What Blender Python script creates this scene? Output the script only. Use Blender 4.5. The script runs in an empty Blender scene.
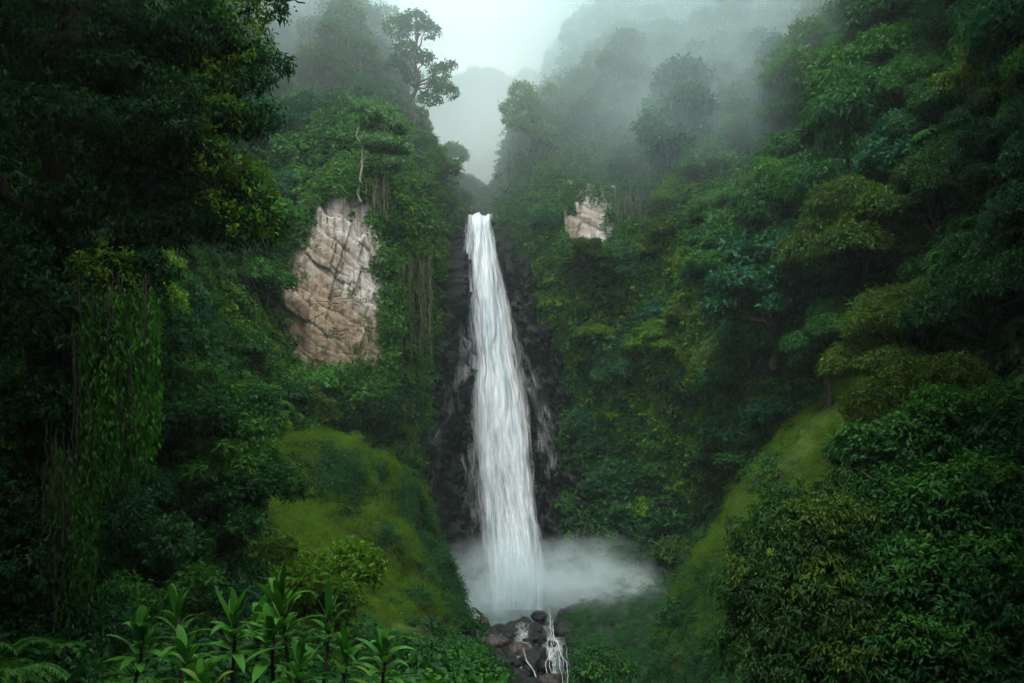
import bpy, math, random
import numpy as np
from mathutils import Vector

R = math.radians
rng = np.random.default_rng(7)
random.seed(7)
sc = bpy.context.scene
COL = sc.collection

# ------------------------------------------------------------------ camera
F, CX, HOR = 796.0, 512.0, 450.0          # pixels per unit tangent, image centre, horizon row
cam_d = bpy.data.cameras.new('camera')
cam = bpy.data.objects.new('camera', cam_d)
COL.objects.link(cam)
cam.location = (0, 0, 0)
cam.rotation_euler = (R(90), 0, 0)
cam_d.sensor_width = 36
cam_d.lens = F * 36 / 1024
cam_d.shift_y = (HOR - 341.5) / 1024
cam_d.clip_start = 0.1
cam_d.clip_end = 5000
sc.camera = cam

# ------------------------------------------------------------------ sky, sun, exposure
SUN_EL, SUN_AZ = R(64), R(-163)            # azimuth measured from +Y towards +X
w = bpy.data.worlds.new('World')
sc.world = w
w.use_nodes = True
nt = w.node_tree
nt.nodes.clear()
sky = nt.nodes.new('ShaderNodeTexSky')
sky.sky_type = 'NISHITA'
sky.sun_disc = False
sky.sun_elevation = SUN_EL
sky.sun_rotation = SUN_AZ
sky.dust_density = 4.0
hs = nt.nodes.new('ShaderNodeHueSaturation')
hs.inputs['Saturation'].default_value = 0.18
mx = nt.nodes.new('ShaderNodeMix')
mx.data_type = 'RGBA'
mx.inputs[0].default_value = 0.65
mx.inputs[7].default_value = (16.5, 16.0, 16.0, 1)       # even overcast cloud deck
bg = nt.nodes.new('ShaderNodeBackground')
bg.inputs['Strength'].default_value = 0.12
wo = nt.nodes.new('ShaderNodeOutputWorld')
nt.links.new(sky.outputs[0], hs.inputs['Color'])
nt.links.new(hs.outputs[0], mx.inputs[6])
nt.links.new(mx.outputs[2], bg.inputs[0])
nt.links.new(bg.outputs[0], wo.inputs[0])

sun_d = bpy.data.lights.new('sun', 'SUN')
sun_d.energy = 1.5
sun_d.angle = R(14)
sun_d.color = (1.0, 0.97, 0.9)
sun = bpy.data.objects.new('sun', sun_d)
COL.objects.link(sun)
sdir = Vector((math.sin(SUN_AZ) * math.cos(SUN_EL), math.cos(SUN_AZ) * math.cos(SUN_EL), math.sin(SUN_EL)))
sun.rotation_euler = sdir.to_track_quat('Z', 'Y').to_euler()

sc.view_settings.view_transform = 'Standard'
sc.view_settings.look = 'None'
sc.view_settings.gamma = 1
sc.view_settings.exposure = 1.05
cy = sc.cycles
cy.max_bounces = 8
cy.diffuse_bounces = 2
cy.glossy_bounces = 1
cy.transmission_bounces = 2
cy.volume_bounces = 5
cy.transparent_max_bounces = 24
cy.use_denoising = True
cy.use_adaptive_sampling = True
cy.adaptive_threshold = 0.009
cy.volume_step_rate = 1.0
cy.volume_max_steps = 64
cy.sample_clamp_indirect = 3

# ------------------------------------------------------------------ maths helpers
def at(px, py, Y):
    return ((px - CX) * Y / F, Y, (HOR - py) * Y / F)

def proj(p):
    p = np.asarray(p)
    y = np.where(p[..., 1] < 0.1, 0.1, p[..., 1])
    return CX + F * p[..., 0] / y, HOR - F * p[..., 2] / y

def _hash(i, j, k, s):
    h = (i.astype(np.int64) * 374761393 + j.astype(np.int64) * 668265263 + k.astype(np.int64) * 2147483647 + s * 974711) & 0xffffffff
    h = ((h ^ (h >> 13)) * 1274126177) & 0xffffffff
    h = ((h ^ (h >> 16)) * 2246822519) & 0xffffffff
    return ((h ^ (h >> 15)) & 0xffffff) / float(0xffffff)

def vnoise(p, s=0):
    p = np.asarray(p, float)
    i = np.floor(p)
    f = p - i
    f = f * f * f * (f * (f * 6 - 15) + 10)
    x, y, z = i[..., 0], i[..., 1], i[..., 2]
    r = 0
    for a in (0, 1):
        for b in (0, 1):
            for c in (0, 1):
                wgt = (f[..., 0] if a else 1 - f[..., 0]) * (f[..., 1] if b else 1 - f[..., 1]) * (f[..., 2] if c else 1 - f[..., 2])
                r = r + wgt * _hash(x + a, y + b, z + c, s)
    return r * 2 - 1

def fbm(p, octaves=4, s=0, gain=0.5):
    p = np.asarray(p, float)
    a, r, t = 1.0, 0, 0
    for o in range(octaves):
        r = r + a * vnoise(p, s + o * 17)
        t += a
        p = p * 2.03 + 11.3
        a *= gain
    return r / t

def cells(p, s=0):
    """random value and edge distance of the nearest Voronoi cell"""
    p = np.asarray(p, float)
    i = np.floor(p)
    d1 = np.full(p.shape[:-1], 9.0)
    d2 = np.full(p.shape[:-1], 9.0)
    v = np.zeros(p.shape[:-1])
    for a in (-1, 0, 1):
        for b in (-1, 0, 1):
            for c in (-1, 0, 1):
                q = i + np.array([a, b, c])
                o = np.stack([_hash(q[..., 0], q[..., 1], q[..., 2], s + k) for k in (1, 2, 3)], -1)
                d = np.linalg.norm(q + o - p, axis=-1)
                h = _hash(q[..., 0], q[..., 1], q[..., 2], s + 9)
                m = d < d1
                d2 = np.where(m, d1, np.minimum(d2, d))
                v = np.where(m, h, v)
                d1 = np.where(m, d, d1)
    return v, d2 - d1

def unit(a):
    return a / np.maximum(np.linalg.norm(a, axis=-1, keepdims=True), 1e-9)

def inside(px, py, poly):
    r = np.zeros(np.shape(px), bool)
    n = len(poly)
    for i in range(n):
        x0, y0 = poly[i]
        x1, y1 = poly[(i + 1) % n]
        c = ((y0 > py) != (y1 > py)) & (px < (x1 - x0) * (py - y0) / ((y1 - y0) + 1e-9) + x0)
        r ^= c
    return r

# ------------------------------------------------------------------ object helpers
def mesh_of(name, verts, faces, smooth=False):
    """faces: (n,3) or (n,4) integer array"""
    verts = np.asarray(verts, np.float32).reshape(-1, 3)
    faces = np.asarray(faces, np.int32)
    n, k = faces.shape
    me = bpy.data.meshes.new(name)
    me.vertices.add(len(verts))
    me.vertices.foreach_set('co', verts.ravel())
    me.loops.add(n * k)
    me.loops.foreach_set('vertex_index', faces.ravel())
    me.polygons.add(n)
    me.polygons.foreach_set('loop_start', np.arange(0, n * k, k, dtype=np.int32))
    me.polygons.foreach_set('loop_total', np.full(n, k, np.int32))
    if smooth:
        me.polygons.foreach_set('use_smooth', np.ones(n, bool))
    me.update(calc_edges=True)
    return me

def link(name, me, mat=None, parent=None, kind=None, loc=(0, 0, 0)):
    o = bpy.data.objects.new(name, me)
    COL.objects.link(o)
    if mat and me:
        if len(me.materials) == 0:
            me.materials.append(mat)
    o.location = loc
    if parent:
        o.parent = parent
    if kind:
        o['kind'] = kind
    return o

def empty(name, loc, label, cat, group=None):
    o = bpy.data.objects.new(name, None)
    COL.objects.link(o)
    o.location = loc
    o.empty_display_size = 0.3
    tag(o, label, cat, group)
    return o

def tag(o, label, cat, group=None):
    o['label'] = label
    o['category'] = cat
    if group:
        o['group'] = group

def grid_faces(nu, nv, wrap=False):
    a = np.arange(nu * nv).reshape(nu, nv)
    if wrap:
        a = np.vstack([a, a[:1]])
    return np.stack([a[:-1, :-1], a[1:, :-1], a[1:, 1:], a[:-1, 1:]], -1).reshape(-1, 4)

def catmull(c, n, wrap=False):
    """interpolate along axis 0 to n samples per span"""
    c = np.asarray(c, float)
    m = len(c)
    if wrap:
        g = lambda i: c[i % m]
        spans = m
    else:
        g = lambda i: c[min(max(i, 0), m - 1)] if 0 <= i < m else (2 * c[0] - c[1] if i < 0 else 2 * c[-1] - c[-2])
        spans = m - 1
    out = []
    for i in range(spans):
        p0, p1, p2, p3 = g(i - 1), g(i), g(i + 1), g(i + 2)
        for t in np.linspace(0, 1, n, endpoint=False):
            out.append(0.5 * (2 * p1 + (p2 - p0) * t + (2 * p0 - 5 * p1 + 4 * p2 - p3) * t * t + (3 * p1 - p0 - 3 * p2 + p3) * t ** 3))
    if not wrap:
        out.append(c[-1])
    return np.array(out)

def patch(ctrl, nu, nv, wrap=False):
    g = catmull(np.asarray(ctrl, float), nu, wrap)
    return catmull(g.transpose(1, 0, 2), nv).transpose(1, 0, 2)

def normals(G, wrap=False):
    if wrap:
        du = np.roll(G, -1, 0) - np.roll(G, 1, 0)
    else:
        du = np.gradient(G, axis=0)
    dv = np.gradient(G, axis=1)
    return unit(np.cross(du, dv))

def tube(path, radii, sides=8, jit=0.0):
    """verts, quads of a tapering tube along a path"""
    path = np.asarray(path, float)
    n = len(path)
    t = unit(np.gradient(path, axis=0))
    ref = np.array([0.31, 0.93, 0.2])
    a = unit(np.cross(t, ref))
    b = np.cross(t, a)
    ang = np.linspace(0, 2 * np.pi, sides, endpoint=False)
    r = np.asarray(radii, float)[:, None, None]
    if jit:
        r = r * (1 + jit * rng.uniform(-1, 1, (n, sides, 1)))
    V = path[:, None, :] + r * (np.cos(ang)[None, :, None] * a[:, None, :] + np.sin(ang)[None, :, None] * b[:, None, :])
    idx = np.arange(n * sides).reshape(n, sides)
    nx = np.roll(idx, -1, 1)
    Q = np.stack([idx[:-1], idx[1:], nx[1:], nx[:-1]], -1).reshape(-1, 4)
    return V.reshape(-1, 3), Q

def join(parts):
    V, Q, o = [], [], 0
    for v, q in parts:
        V.append(v)
        Q.append(q + o)
        o += len(v)
    return np.vstack(V), np.vstack(Q)

def curve_path(a, b, n=8, sag=0.0, wob=0.1):
    a, b = np.array(a, float), np.array(b, float)
    t = np.linspace(0, 1, n)[:, None]
    p = a + (b - a) * t
    d = np.linalg.norm(b - a)
    p[:, 2] -= sag * d * (np.sin(np.pi * t[:, 0]))
    w_ = rng.normal(0, wob * d / n, p.shape)
    w_[0] = w_[-1] = 0
    return p + w_

# ------------------------------------------------------------------ leaves
def leaf_tris(P, D, N, L, W, bend=0.25, fine=False):
    """P base points, D directions, N facing, L lengths, W widths -> verts, tris"""
    n = len(P)
    D = unit(D)
    S = unit(np.cross(D, N))
    N = np.cross(S, D)
    L = np.broadcast_to(np.asarray(L, float).reshape(-1, 1), (n, 1))
    W = np.broadcast_to(np.asarray(W, float).reshape(-1, 1), (n, 1))
    mid = P + D * L * 0.45
    r = mid + S * W * 0.5 + N * W * 0.16
    l = mid - S * W * 0.5 + N * W * 0.16
    tip = P + D * L - N * L * bend
    if not fine:
        V = np.stack([P, r, tip, l], 1).reshape(-1, 3)
        o = np.arange(n)[:, None] * 4
        T = np.stack([o + np.array([0, 1, 2]), o + np.array([0, 2, 3])], 1).reshape(-1, 3)
        return V, T
    m1 = P + D * L * 0.3
    m2 = P + D * L * 0.68 - N * L * bend * 0.35
    r1, l1 = m1 + S * W * 0.46 + N * W * 0.14, m1 - S * W * 0.46 + N * W * 0.14
    r2, l2 = m2 + S * W * 0.4 + N * W * 0.12, m2 - S * W * 0.4 + N * W * 0.12
    V = np.stack([P, r1, l1, m1, r2, l2, m2, tip], 1).reshape(-1, 3)
    o = np.arange(n)[:, None] * 8
    tr = [(0, 1, 3), (0, 3, 2), (1, 4, 6), (1, 6, 3), (3, 6, 5), (3, 5, 2), (4, 7, 6), (6, 7, 5)]
    T = np.stack([o + np.array(t) for t in tr], 1).reshape(-1, 3)
    return V, T

def twig_leaves(C, O, nleaf, spread, L, W, droop, jitter=0.35):
    """sprays of leaves: C twig tips, O outward directions -> P, D, N, L, W"""
    n = len(C)
    C = np.repeat(C, nleaf, 0)
    O = np.repeat(O, nleaf, 0)
    k = n * nleaf
    rd = unit(rng.normal(size=(k, 3)))
    P = C + rd * spread * rng.uniform(0.1, 1, (k, 1)) * np.array([1, 1, 0.7])
    D = unit(O * 0.55 + unit(rng.normal(size=(k, 3))) * 0.85 + np.array([0, 0, -droop]))
    N = unit(np.array([0, 0, 0.75]) + O * 0.6 + rng.normal(size=(k, 3)) * jitter)
    Lr = L * rng.uniform(0.5, 1.35, k)
    Wr = W * rng.uniform(0.7, 1.2, k)
    return P, D, N, Lr, Wr

def lobe_twigs(lobes, dens, low=-0.35):
    """twig tips over the shells of ellipsoid lobes [(centre, (rx,ry,rz))]"""
    C, O = [], []
    for c, r in lobes:
        r = np.array(r, float)
        area = 4 * np.pi * ((r[0] * r[1]) ** 1.6 / 3 + (r[0] * r[2]) ** 1.6 / 3 + (r[1] * r[2]) ** 1.6 / 3) ** (1 / 1.6)
        m = max(6, int(area * dens))
        d = unit(rng.normal(size=(m * 2, 3)))
        d = d[d[:, 2] > low][:m]
        bump = 1 + 0.22 * fbm(d * 2.2 + np.array(c) * 3.1, 2, 5)[:, None]
        rr = rng.uniform(0.68, 1.06, (len(d), 1)) * bump
        C.append(np.array(c) + d * r * rr)
        O.append(unit(d / r))
    return np.vstack(C), np.vstack(O)

# ------------------------------------------------------------------ materials
def nodes_of(name):
    m = bpy.data.materials.new(name)
    m.use_nodes = True
    t = m.node_tree
    t.nodes.clear()
    out = t.nodes.new('ShaderNodeOutputMaterial')
    return m, t, out

def N_(t, typ, **kw):
    n = t.nodes.new(typ)
    for k, v in kw.items():
        if hasattr(n, k) and not k.startswith('i_'):
            setattr(n, k, v)
    return n

def ramp(t, fac, stops):
    r = t.nodes.new('ShaderNodeValToRGB')
    e = r.color_ramp.elements
    while len(e) < len(stops):
        e.new(0.5)
    for i, (p, c) in enumerate(stops):
        e[i].position = p
        e[i].color = (*c, 1) if len(c) == 3 else c
    t.links.new(fac, r.inputs[0])
    return r.outputs[0]

def noise(t, vec, scale, detail=4, rough=0.55, dist=0):
    n = t.nodes.new('ShaderNodeTexNoise')
    n.inputs['Scale'].default_value = scale
    n.inputs['Detail'].default_value = detail
    n.inputs['Roughness'].default_value = rough
    n.inputs['Distortion'].default_value = dist
    if vec is not None:
        t.links.new(vec, n.inputs['Vector'])
    return n.outputs['Fac']

def mapping(t, vec, scale=(1, 1, 1), rot=(0, 0, 0)):
    m = t.nodes.new('ShaderNodeMapping')
    m.inputs['Scale'].default_value = scale
    m.inputs['Rotation'].default_value = rot
    t.links.new(vec, m.inputs[0])
    return m.outputs[0]

def mixc(t, fac, a, b, mode='MIX'):
    m = t.nodes.new('ShaderNodeMix')
    m.data_type = 'RGBA'
    m.blend_type = mode
    for s, v in ((0, fac), (6, a), (7, b)):
        if hasattr(v, 'is_linked'):
            t.links.new(v, m.inputs[s])
        elif isinstance(v, (int, float)):
            m.inputs[s].default_value = v
        else:
            m.inputs[s].default_value = (*v, 1)
    return m.outputs[2]

def math_(t, op, a, b=None, clamp=False):
    m = t.nodes.new('ShaderNodeMath')
    m.operation = op
    m.use_clamp = clamp
    for s, v in ((0, a), (1, b)):
        if v is None:
            continue
        if hasattr(v, 'is_linked'):
            t.links.new(v, m.inputs[s])
        else:
            m.inputs[s].default_value = v
    return m.outputs[0]

def leaf_mat(name, dark, light, accent=None, rough=0.55, transl=0.3, spec=0.11):
    """leaf by leaf and plant by plant variation between two or three leaf colours"""
    m, t, out = nodes_of(name)
    geo = N_(t, 'ShaderNodeNewGeometry')
    oi = N_(t, 'ShaderNodeObjectInfo')
    isl = geo.outputs['Random Per Island']
    v = math_(t, 'ADD', math_(t, 'MULTIPLY', isl, 0.6), math_(t, 'MULTIPLY', oi.outputs['Random'], 0.4))
    stops = [(0.1, dark), (0.8, light)]
    if accent:
        stops.append((0.97, accent))
    c = ramp(t, v, stops)
    p = N_(t, 'ShaderNodeBsdfPrincipled')
    t.links.new(c, p.inputs['Base Color'])
    p.inputs['Roughness'].default_value = rough
    p.inputs['Specular IOR Level'].default_value = spec
    tr = N_(t, 'ShaderNodeBsdfTranslucent')
    tc = mixc(t, 1.0, c, (1.25, 1.35, 0.7), 'MULTIPLY')
    t.links.new(tc, tr.inputs[0])
    mix = N_(t, 'ShaderNodeMixShader')
    mix.inputs[0].default_value = transl
    t.links.new(p.outputs[0], mix.inputs[1])
    t.links.new(tr.outputs[0], mix.inputs[2])
    t.links.new(mix.outputs[0], out.inputs[0])
    return m

LM = {
    'deep':   leaf_mat('deep_green_leaf', (0.008, 0.045, 0.014), (0.030, 0.120, 0.030)),
    'blue':   leaf_mat('bluish_green_leaf', (0.007, 0.046, 0.023), (0.022, 0.110, 0.050)),
    'mid':    leaf_mat('mid_green_leaf', (0.013, 0.070, 0.012), (0.055, 0.180, 0.026)),
    'olive':  leaf_mat('olive_green_leaf', (0.022, 0.064, 0.010), (0.078, 0.145, 0.020)),
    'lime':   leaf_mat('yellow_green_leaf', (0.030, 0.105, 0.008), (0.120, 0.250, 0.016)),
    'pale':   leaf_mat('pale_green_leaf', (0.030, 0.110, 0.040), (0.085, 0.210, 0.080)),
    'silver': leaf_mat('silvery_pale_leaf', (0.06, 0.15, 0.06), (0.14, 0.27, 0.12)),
    'curtain': leaf_mat('hanging_creeper_leaf', (0.022, 0.100, 0.012), (0.070, 0.235, 0.024)),
    'mossy':  leaf_mat('mossy_tuft_leaf', (0.036, 0.110, 0.006), (0.120, 0.220, 0.012), rough=0.8, spec=0.05),
    'russet': leaf_mat('russet_tinged_leaf', (0.010, 0.046, 0.012), (0.036, 0.095, 0.022), (0.12, 0.08, 0.035)),
    'glossy': leaf_mat('glossy_strap_leaf', (0.016, 0.090, 0.012), (0.055, 0.200, 0.026), (0.16, 0.15, 0.04), rough=0.45, spec=0.14),
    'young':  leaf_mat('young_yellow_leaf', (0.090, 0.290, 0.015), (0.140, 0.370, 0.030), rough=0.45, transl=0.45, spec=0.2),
}

def bark_mat(name, a, b):
    m, t, out = nodes_of(name)
    tc = N_(t, 'ShaderNodeTexCoord').outputs['Object']
    n = noise(t, mapping(t, tc, (6, 6, 1.2)), 2.2, 6, 0.65)
    p = N_(t, 'ShaderNodeBsdfPrincipled')
    t.links.new(ramp(t, n, [(0.3, a), (0.7, b)]), p.inputs['Base Color'])
    p.inputs['Roughness'].default_value = 0.9
    bp = N_(t, 'ShaderNodeBump')
    bp.inputs['Strength'].default_value = 0.7
    bp.inputs['Distance'].default_value = 0.05
    t.links.new(n, bp.inputs['Height'])
    t.links.new(bp.outputs[0], p.inputs['Normal'])
    t.links.new(p.outputs[0], out.inputs[0])
    return m

BARK = bark_mat('dark_bark', (0.018, 0.016, 0.012), (0.06, 0.05, 0.035))
DRYBARK = bark_mat('dry_vine_bark', (0.05, 0.045, 0.03), (0.14, 0.125, 0.085))
PALEBARK = bark_mat('pale_bark', (0.16, 0.155, 0.13), (0.36, 0.35, 0.31))

def ground_mat(name, stops, scale, rough=0.9, bump=0.5, bdist=0.25, fine=None, steep=None):
    m, t, out = nodes_of(name)
    tc = N_(t, 'ShaderNodeTexCoord').outputs['Object']
    n1 = noise(t, tc, scale, 8, 0.62, 0.3)
    n2 = noise(t, tc, scale * 9, 5, 0.6)
    v = math_(t, 'ADD', math_(t, 'MULTIPLY', n1, 0.7), math_(t, 'MULTIPLY', n2, 0.3))
    c = ramp(t, v, stops)
    if fine:
        c = mixc(t, ramp(t, noise(t, tc, scale * 0.35, 5, 0.6), [(0.42, (0, 0, 0)), (0.62, (1, 1, 1))]), c, fine)
    if steep:         # bare earthy rock where the ground is too steep for moss to hold
        sz = N_(t, 'ShaderNodeSeparateXYZ')
        t.links.new(N_(t, 'ShaderNodeNewGeometry').outputs['True Normal'], sz.inputs[0])
        k = math_(t, 'ADD', sz.outputs[2], math_(t, 'MULTIPLY', math_(t, 'SUBTRACT', n1, 0.5), 1.6))
        c = mixc(t, ramp(t, k, [(0.12, (0, 0, 0)), (0.4, (1, 1, 1))]), steep, c)
    p = N_(t, 'ShaderNodeBsdfPrincipled')
    t.links.new(c, p.inputs['Base Color'])
    p.inputs['Roughness'].default_value = rough
    p.inputs['Specular IOR Level'].default_value = 0.2
    bp = N_(t, 'ShaderNodeBump')
    bp.inputs['Strength'].default_value = bump
    bp.inputs['Distance'].default_value = bdist
    t.links.new(v, bp.inputs['Height'])
    t.links.new(bp.outputs[0], p.inputs['Normal'])
    t.links.new(p.outputs[0], out.inputs[0])
    return m

SOIL = ground_mat('shaded_forest_soil', [(0.3, (0.010, 0.018, 0.008)), (0.5, (0.018, 0.035, 0.012)), (0.7, (0.03, 0.05, 0.018))], 0.6)
MOSS = ground_mat('moss', [(0.32, (0.012, 0.026, 0.006)), (0.47, (0.034, 0.075, 0.008)), (0.62, (0.070, 0.125, 0.010)), (0.8, (0.10, 0.13, 0.02))], 0.7, 0.95, 1.0, 0.35, (0.016, 0.03, 0.01), (0.012, 0.018, 0.008))
BANK = ground_mat('wet_green_bank', [(0.34, (0.005, 0.012, 0.008)), (0.5, (0.009, 0.028, 0.012)), (0.66, (0.022, 0.055, 0.016))], 0.8, 0.85, 1.0, 0.4)

def rock_mat(name, cols, crack, scale, rough,  stretch=(1, 1, 1), crackw=0.05, spec=0.4, bump=0.9, wet=None):
    m, t, out = nodes_of(name)
    tc = N_(t, 'ShaderNodeTexCoord').outputs['Object']
    v = mapping(t, tc, stretch, (0.1, 0.25, 0.1))
    n1 = noise(t, v, scale, 9, 0.65, 0.8)
    n2 = noise(t, tc, scale * 6, 6, 0.7)
    n = math_(t, 'ADD', math_(t, 'MULTIPLY', n1, 0.72), math_(t, 'MULTIPLY', n2, 0.28))
    c = ramp(t, n, cols)
    vo = N_(t, 'ShaderNodeTexVoronoi', feature='DISTANCE_TO_EDGE')
    vo.inputs['Scale'].default_value = scale * 1.6
    t.links.new(mixc(t, 0.12, v, N_(t, 'ShaderNodeTexNoise').outputs['Color']), vo.inputs['Vector'])
    cr = ramp(t, vo.outputs['Distance'], [(0.0, (1, 1, 1)), (crackw, (0, 0, 0))])
    gate = ramp(t, noise(t, tc, scale * 0.8, 2), [(0.45, (0, 0, 0)), (0.6, (1, 1, 1))])
    crk = math_(t, 'MULTIPLY', math_(t, 'MULTIPLY', cr, gate), 0.0 if wet and rough < 0.7 else 0.4)
    c = mixc(t, crk, c, crack)
    big = noise(t, tc, scale * 0.45, 3, 0.5)
    if wet and rough > 0.7:     # weathered near-white faces and rusty ones
        sp = N_(t, 'ShaderNodeSeparateXYZ')
        t.links.new(tc, sp.inputs[0])
        hz = math_(t, 'ADD', math_(t, 'MULTIPLY', math_(t, 'SUBTRACT', sp.outputs[2], 9.0), 0.07), big)
        c = mixc(t, ramp(t, hz, [(0.62, (0, 0, 0)), (0.95, (0.85, 0.85, 0.85))]), c, (0.47, 0.46, 0.43))
        c = mixc(t, ramp(t, big, [(0.36, (0.6, 0.6, 0.6)), (0.52, (0, 0, 0))]), c, (0.17, 0.12, 0.075))
    # rain streaks and lichen stains running down the stone
    st = noise(t, mapping(t, tc, (2.2, 2.2, 0.16)), 1.0, 6, 0.65)
    c = mixc(t, ramp(t, st, [(0.46, (0, 0, 0)), (0.66, (0.85, 0.85, 0.85))]), c, wet or crack)
    p = N_(t, 'ShaderNodeBsdfPrincipled')
    t.links.new(c, p.inputs['Base Color'])
    p.inputs['Roughness'].default_value = rough
    p.inputs['Specular IOR Level'].default_value = spec
    bp = N_(t, 'ShaderNodeBump')
    bp.inputs['Strength'].default_value = bump
    bp.inputs['Distance'].default_value = 0.3
    t.links.new(math_(t, 'SUBTRACT', n, math_(t, 'MULTIPLY', crk, 0.5)), bp.inputs['Height'])
    t.links.new(bp.outputs[0], p.inputs['Normal'])
    t.links.new(p.outputs[0], out.inputs[0])
    return m

PALEROCK = rock_mat('pale_cliff_stone', [(0.32, (0.06, 0.046, 0.028)), (0.44, (0.19, 0.148, 0.090)), (0.55, (0.31, 0.265, 0.190)), (0.70, (0.45, 0.425, 0.36))],
                    (0.05, 0.04, 0.03), 0.35, 0.85, (1.0, 1.0, 1.5), 0.045, 0.3, 0.9, (0.085, 0.068, 0.045))
WETROCK = rock_mat('wet_black_rock', [(0.3, (0.0015, 0.0022, 0.003)), (0.5, (0.004, 0.0055, 0.0065)), (0.72, (0.012, 0.015, 0.016))],
                   (0.004, 0.005, 0.005), 0.6, 0.6, (1, 1, 0.35), 0.04, 0.22, 1.0, (0.010, 0.018, 0.012))
STONE = rock_mat('brown_boulder_stone', [(0.3, (0.010, 0.008, 0.007)), (0.5, (0.028, 0.020, 0.016)), (0.7, (0.065, 0.045, 0.033))],
                 (0.02, 0.018, 0.015), 0.9, 0.5, (1, 1, 1), 0.03, 0.5, 0.8)
DARKSTONE = rock_mat('dark_wet_boulder_stone', [(0.3, (0.003, 0.004, 0.004)), (0.5, (0.008, 0.010, 0.010)), (0.7, (0.022, 0.025, 0.022))],
                     (0.006, 0.006, 0.006), 0.9, 0.5, (1, 1, 1), 0.03, 0.25, 0.9)

def water_mat(name, soft, streak, lo, hi, rough=0.5, ufreq=18.0, vfreq=1.6, vfade=0.0):
    """falling white water: streaks along the fall (uv.y), thinning at both edges (uv.x)"""
    m, t, out = nodes_of(name)
    uv = N_(t, 'ShaderNodeUVMap').outputs[0]
    n1 = noise(t, mapping(t, uv, (ufreq, vfreq, 1)), 1.0, 5, 0.6, 0.25)
    n2 = noise(t, mapping(t, uv, (ufreq * 3.1, vfreq * 4.5, 1)), 1.0, 5, 0.65, 0.6)
    n = math_(t, 'ADD', math_(t, 'MULTIPLY', n1, 1 - streak), math_(t, 'MULTIPLY', n2, streak))
    sx = N_(t, 'ShaderNodeSeparateXYZ')
    t.links.new(uv, sx.inputs[0])
    u = sx.outputs[0]
    edge = math_(t, 'MULTIPLY', math_(t, 'MULTIPLY', u, math_(t, 'SUBTRACT', 1.0, u)), 4.0)
    edge = math_(t, 'POWER', edge, soft)
    if vfade:
        vv = sx.outputs[1]
        ve = math_(t, 'MULTIPLY', math_(t, 'MULTIPLY', vv, math_(t, 'SUBTRACT', 1.0, vv)), 4.0)
        edge = math_(t, 'MULTIPLY', edge, math_(t, 'POWER', ve, vfade))
    a = math_(t, 'ADD', n, math_(t, 'MULTIPLY', math_(t, 'SUBTRACT', edge, 0.5), 0.5))
    mr = N_(t, 'ShaderNodeMapRange')
    mr.inputs[1].default_value = lo
    mr.inputs[2].default_value = hi
    t.links.new(a, mr.inputs[0])
    p = N_(t, 'ShaderNodeBsdfPrincipled')
    t.links.new(ramp(t, n, [(0.36, (0.33, 0.52, 0.60)), (0.58, (0.93, 0.96, 0.975))]), p.inputs['Base Color'])
    p.inputs['Roughness'].default_value = rough
    p.inputs['Specular IOR Level'].default_value = 0.3
    bp = N_(t, 'ShaderNodeBump')
    bp.inputs['Strength'].default_value = 0.35
    bp.inputs['Distance'].default_value = 0.15
    t.links.new(n, bp.inputs['Height'])
    t.links.new(bp.outputs[0], p.inputs['Normal'])
    tl = N_(t, 'ShaderNodeBsdfTranslucent')
    tl.inputs[0].default_value = (0.85, 0.9, 0.92, 1)
    mt = N_(t, 'ShaderNodeMixShader')
    mt.inputs[0].default_value = 0.25
    t.links.new(p.outputs[0], mt.inputs[1])
    t.links.new(tl.outputs[0], mt.inputs[2])
    tp = N_(t, 'ShaderNodeBsdfTransparent')
    ms = N_(t, 'ShaderNodeMixShader')
    t.links.new(mr.outputs[0], ms.inputs[0])
    t.links.new(tp.outputs[0], ms.inputs[1])
    t.links.new(mt.outputs[0], ms.inputs[2])
    t.links.new(ms.outputs[0], out.inputs[0])
    return m

FALL_DENSE = water_mat('white_falling_water', 0.8, 0.45, 0.33, 0.70, ufreq=10, vfreq=3.2)
FALL_VEIL = water_mat('thin_veil_of_water', 0.8, 0.5, 0.42, 0.86, ufreq=10, vfreq=3.0, vfade=0.35)
BED_WATER = water_mat('broken_white_stream', 1.0, 0.6, 0.50, 1.25, ufreq=3.5, vfreq=7.0, vfade=0.3)
ROCK_STREAKS = water_mat('streaks_of_water_on_rock', 1.3, 0.6, 0.60, 1.4, ufreq=9, vfreq=2.6, vfade=0.5)
TRICKLE = water_mat('thin_white_trickle', 0.6, 0.6, 0.50, 0.95, ufreq=2.2, vfreq=7.0)

m_, t_, o_ = nodes_of('dark_pool_water')
p_ = N_(t_, 'ShaderNodeBsdfPrincipled')
p_.inputs['Base Color'].default_value = (0.03, 0.055, 0.055, 1)
p_.inputs['Roughness'].default_value = 0.12
b_ = N_(t_, 'ShaderNodeBump')
b_.inputs['Strength'].default_value = 0.4
b_.inputs['Distance'].default_value = 0.1
t_.links.new(noise(t_, N_(t_, 'ShaderNodeTexCoord').outputs['Object'], 2.5, 4), b_.inputs['Height'])
t_.links.new(b_.outputs[0], p_.inputs['Normal'])
t_.links.new(p_.outputs[0], o_.inputs[0])
POOL = m_

# ================================================================== SETTING: the gorge
def cpx(*pts):
    return [at(*p) for p in pts]

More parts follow.
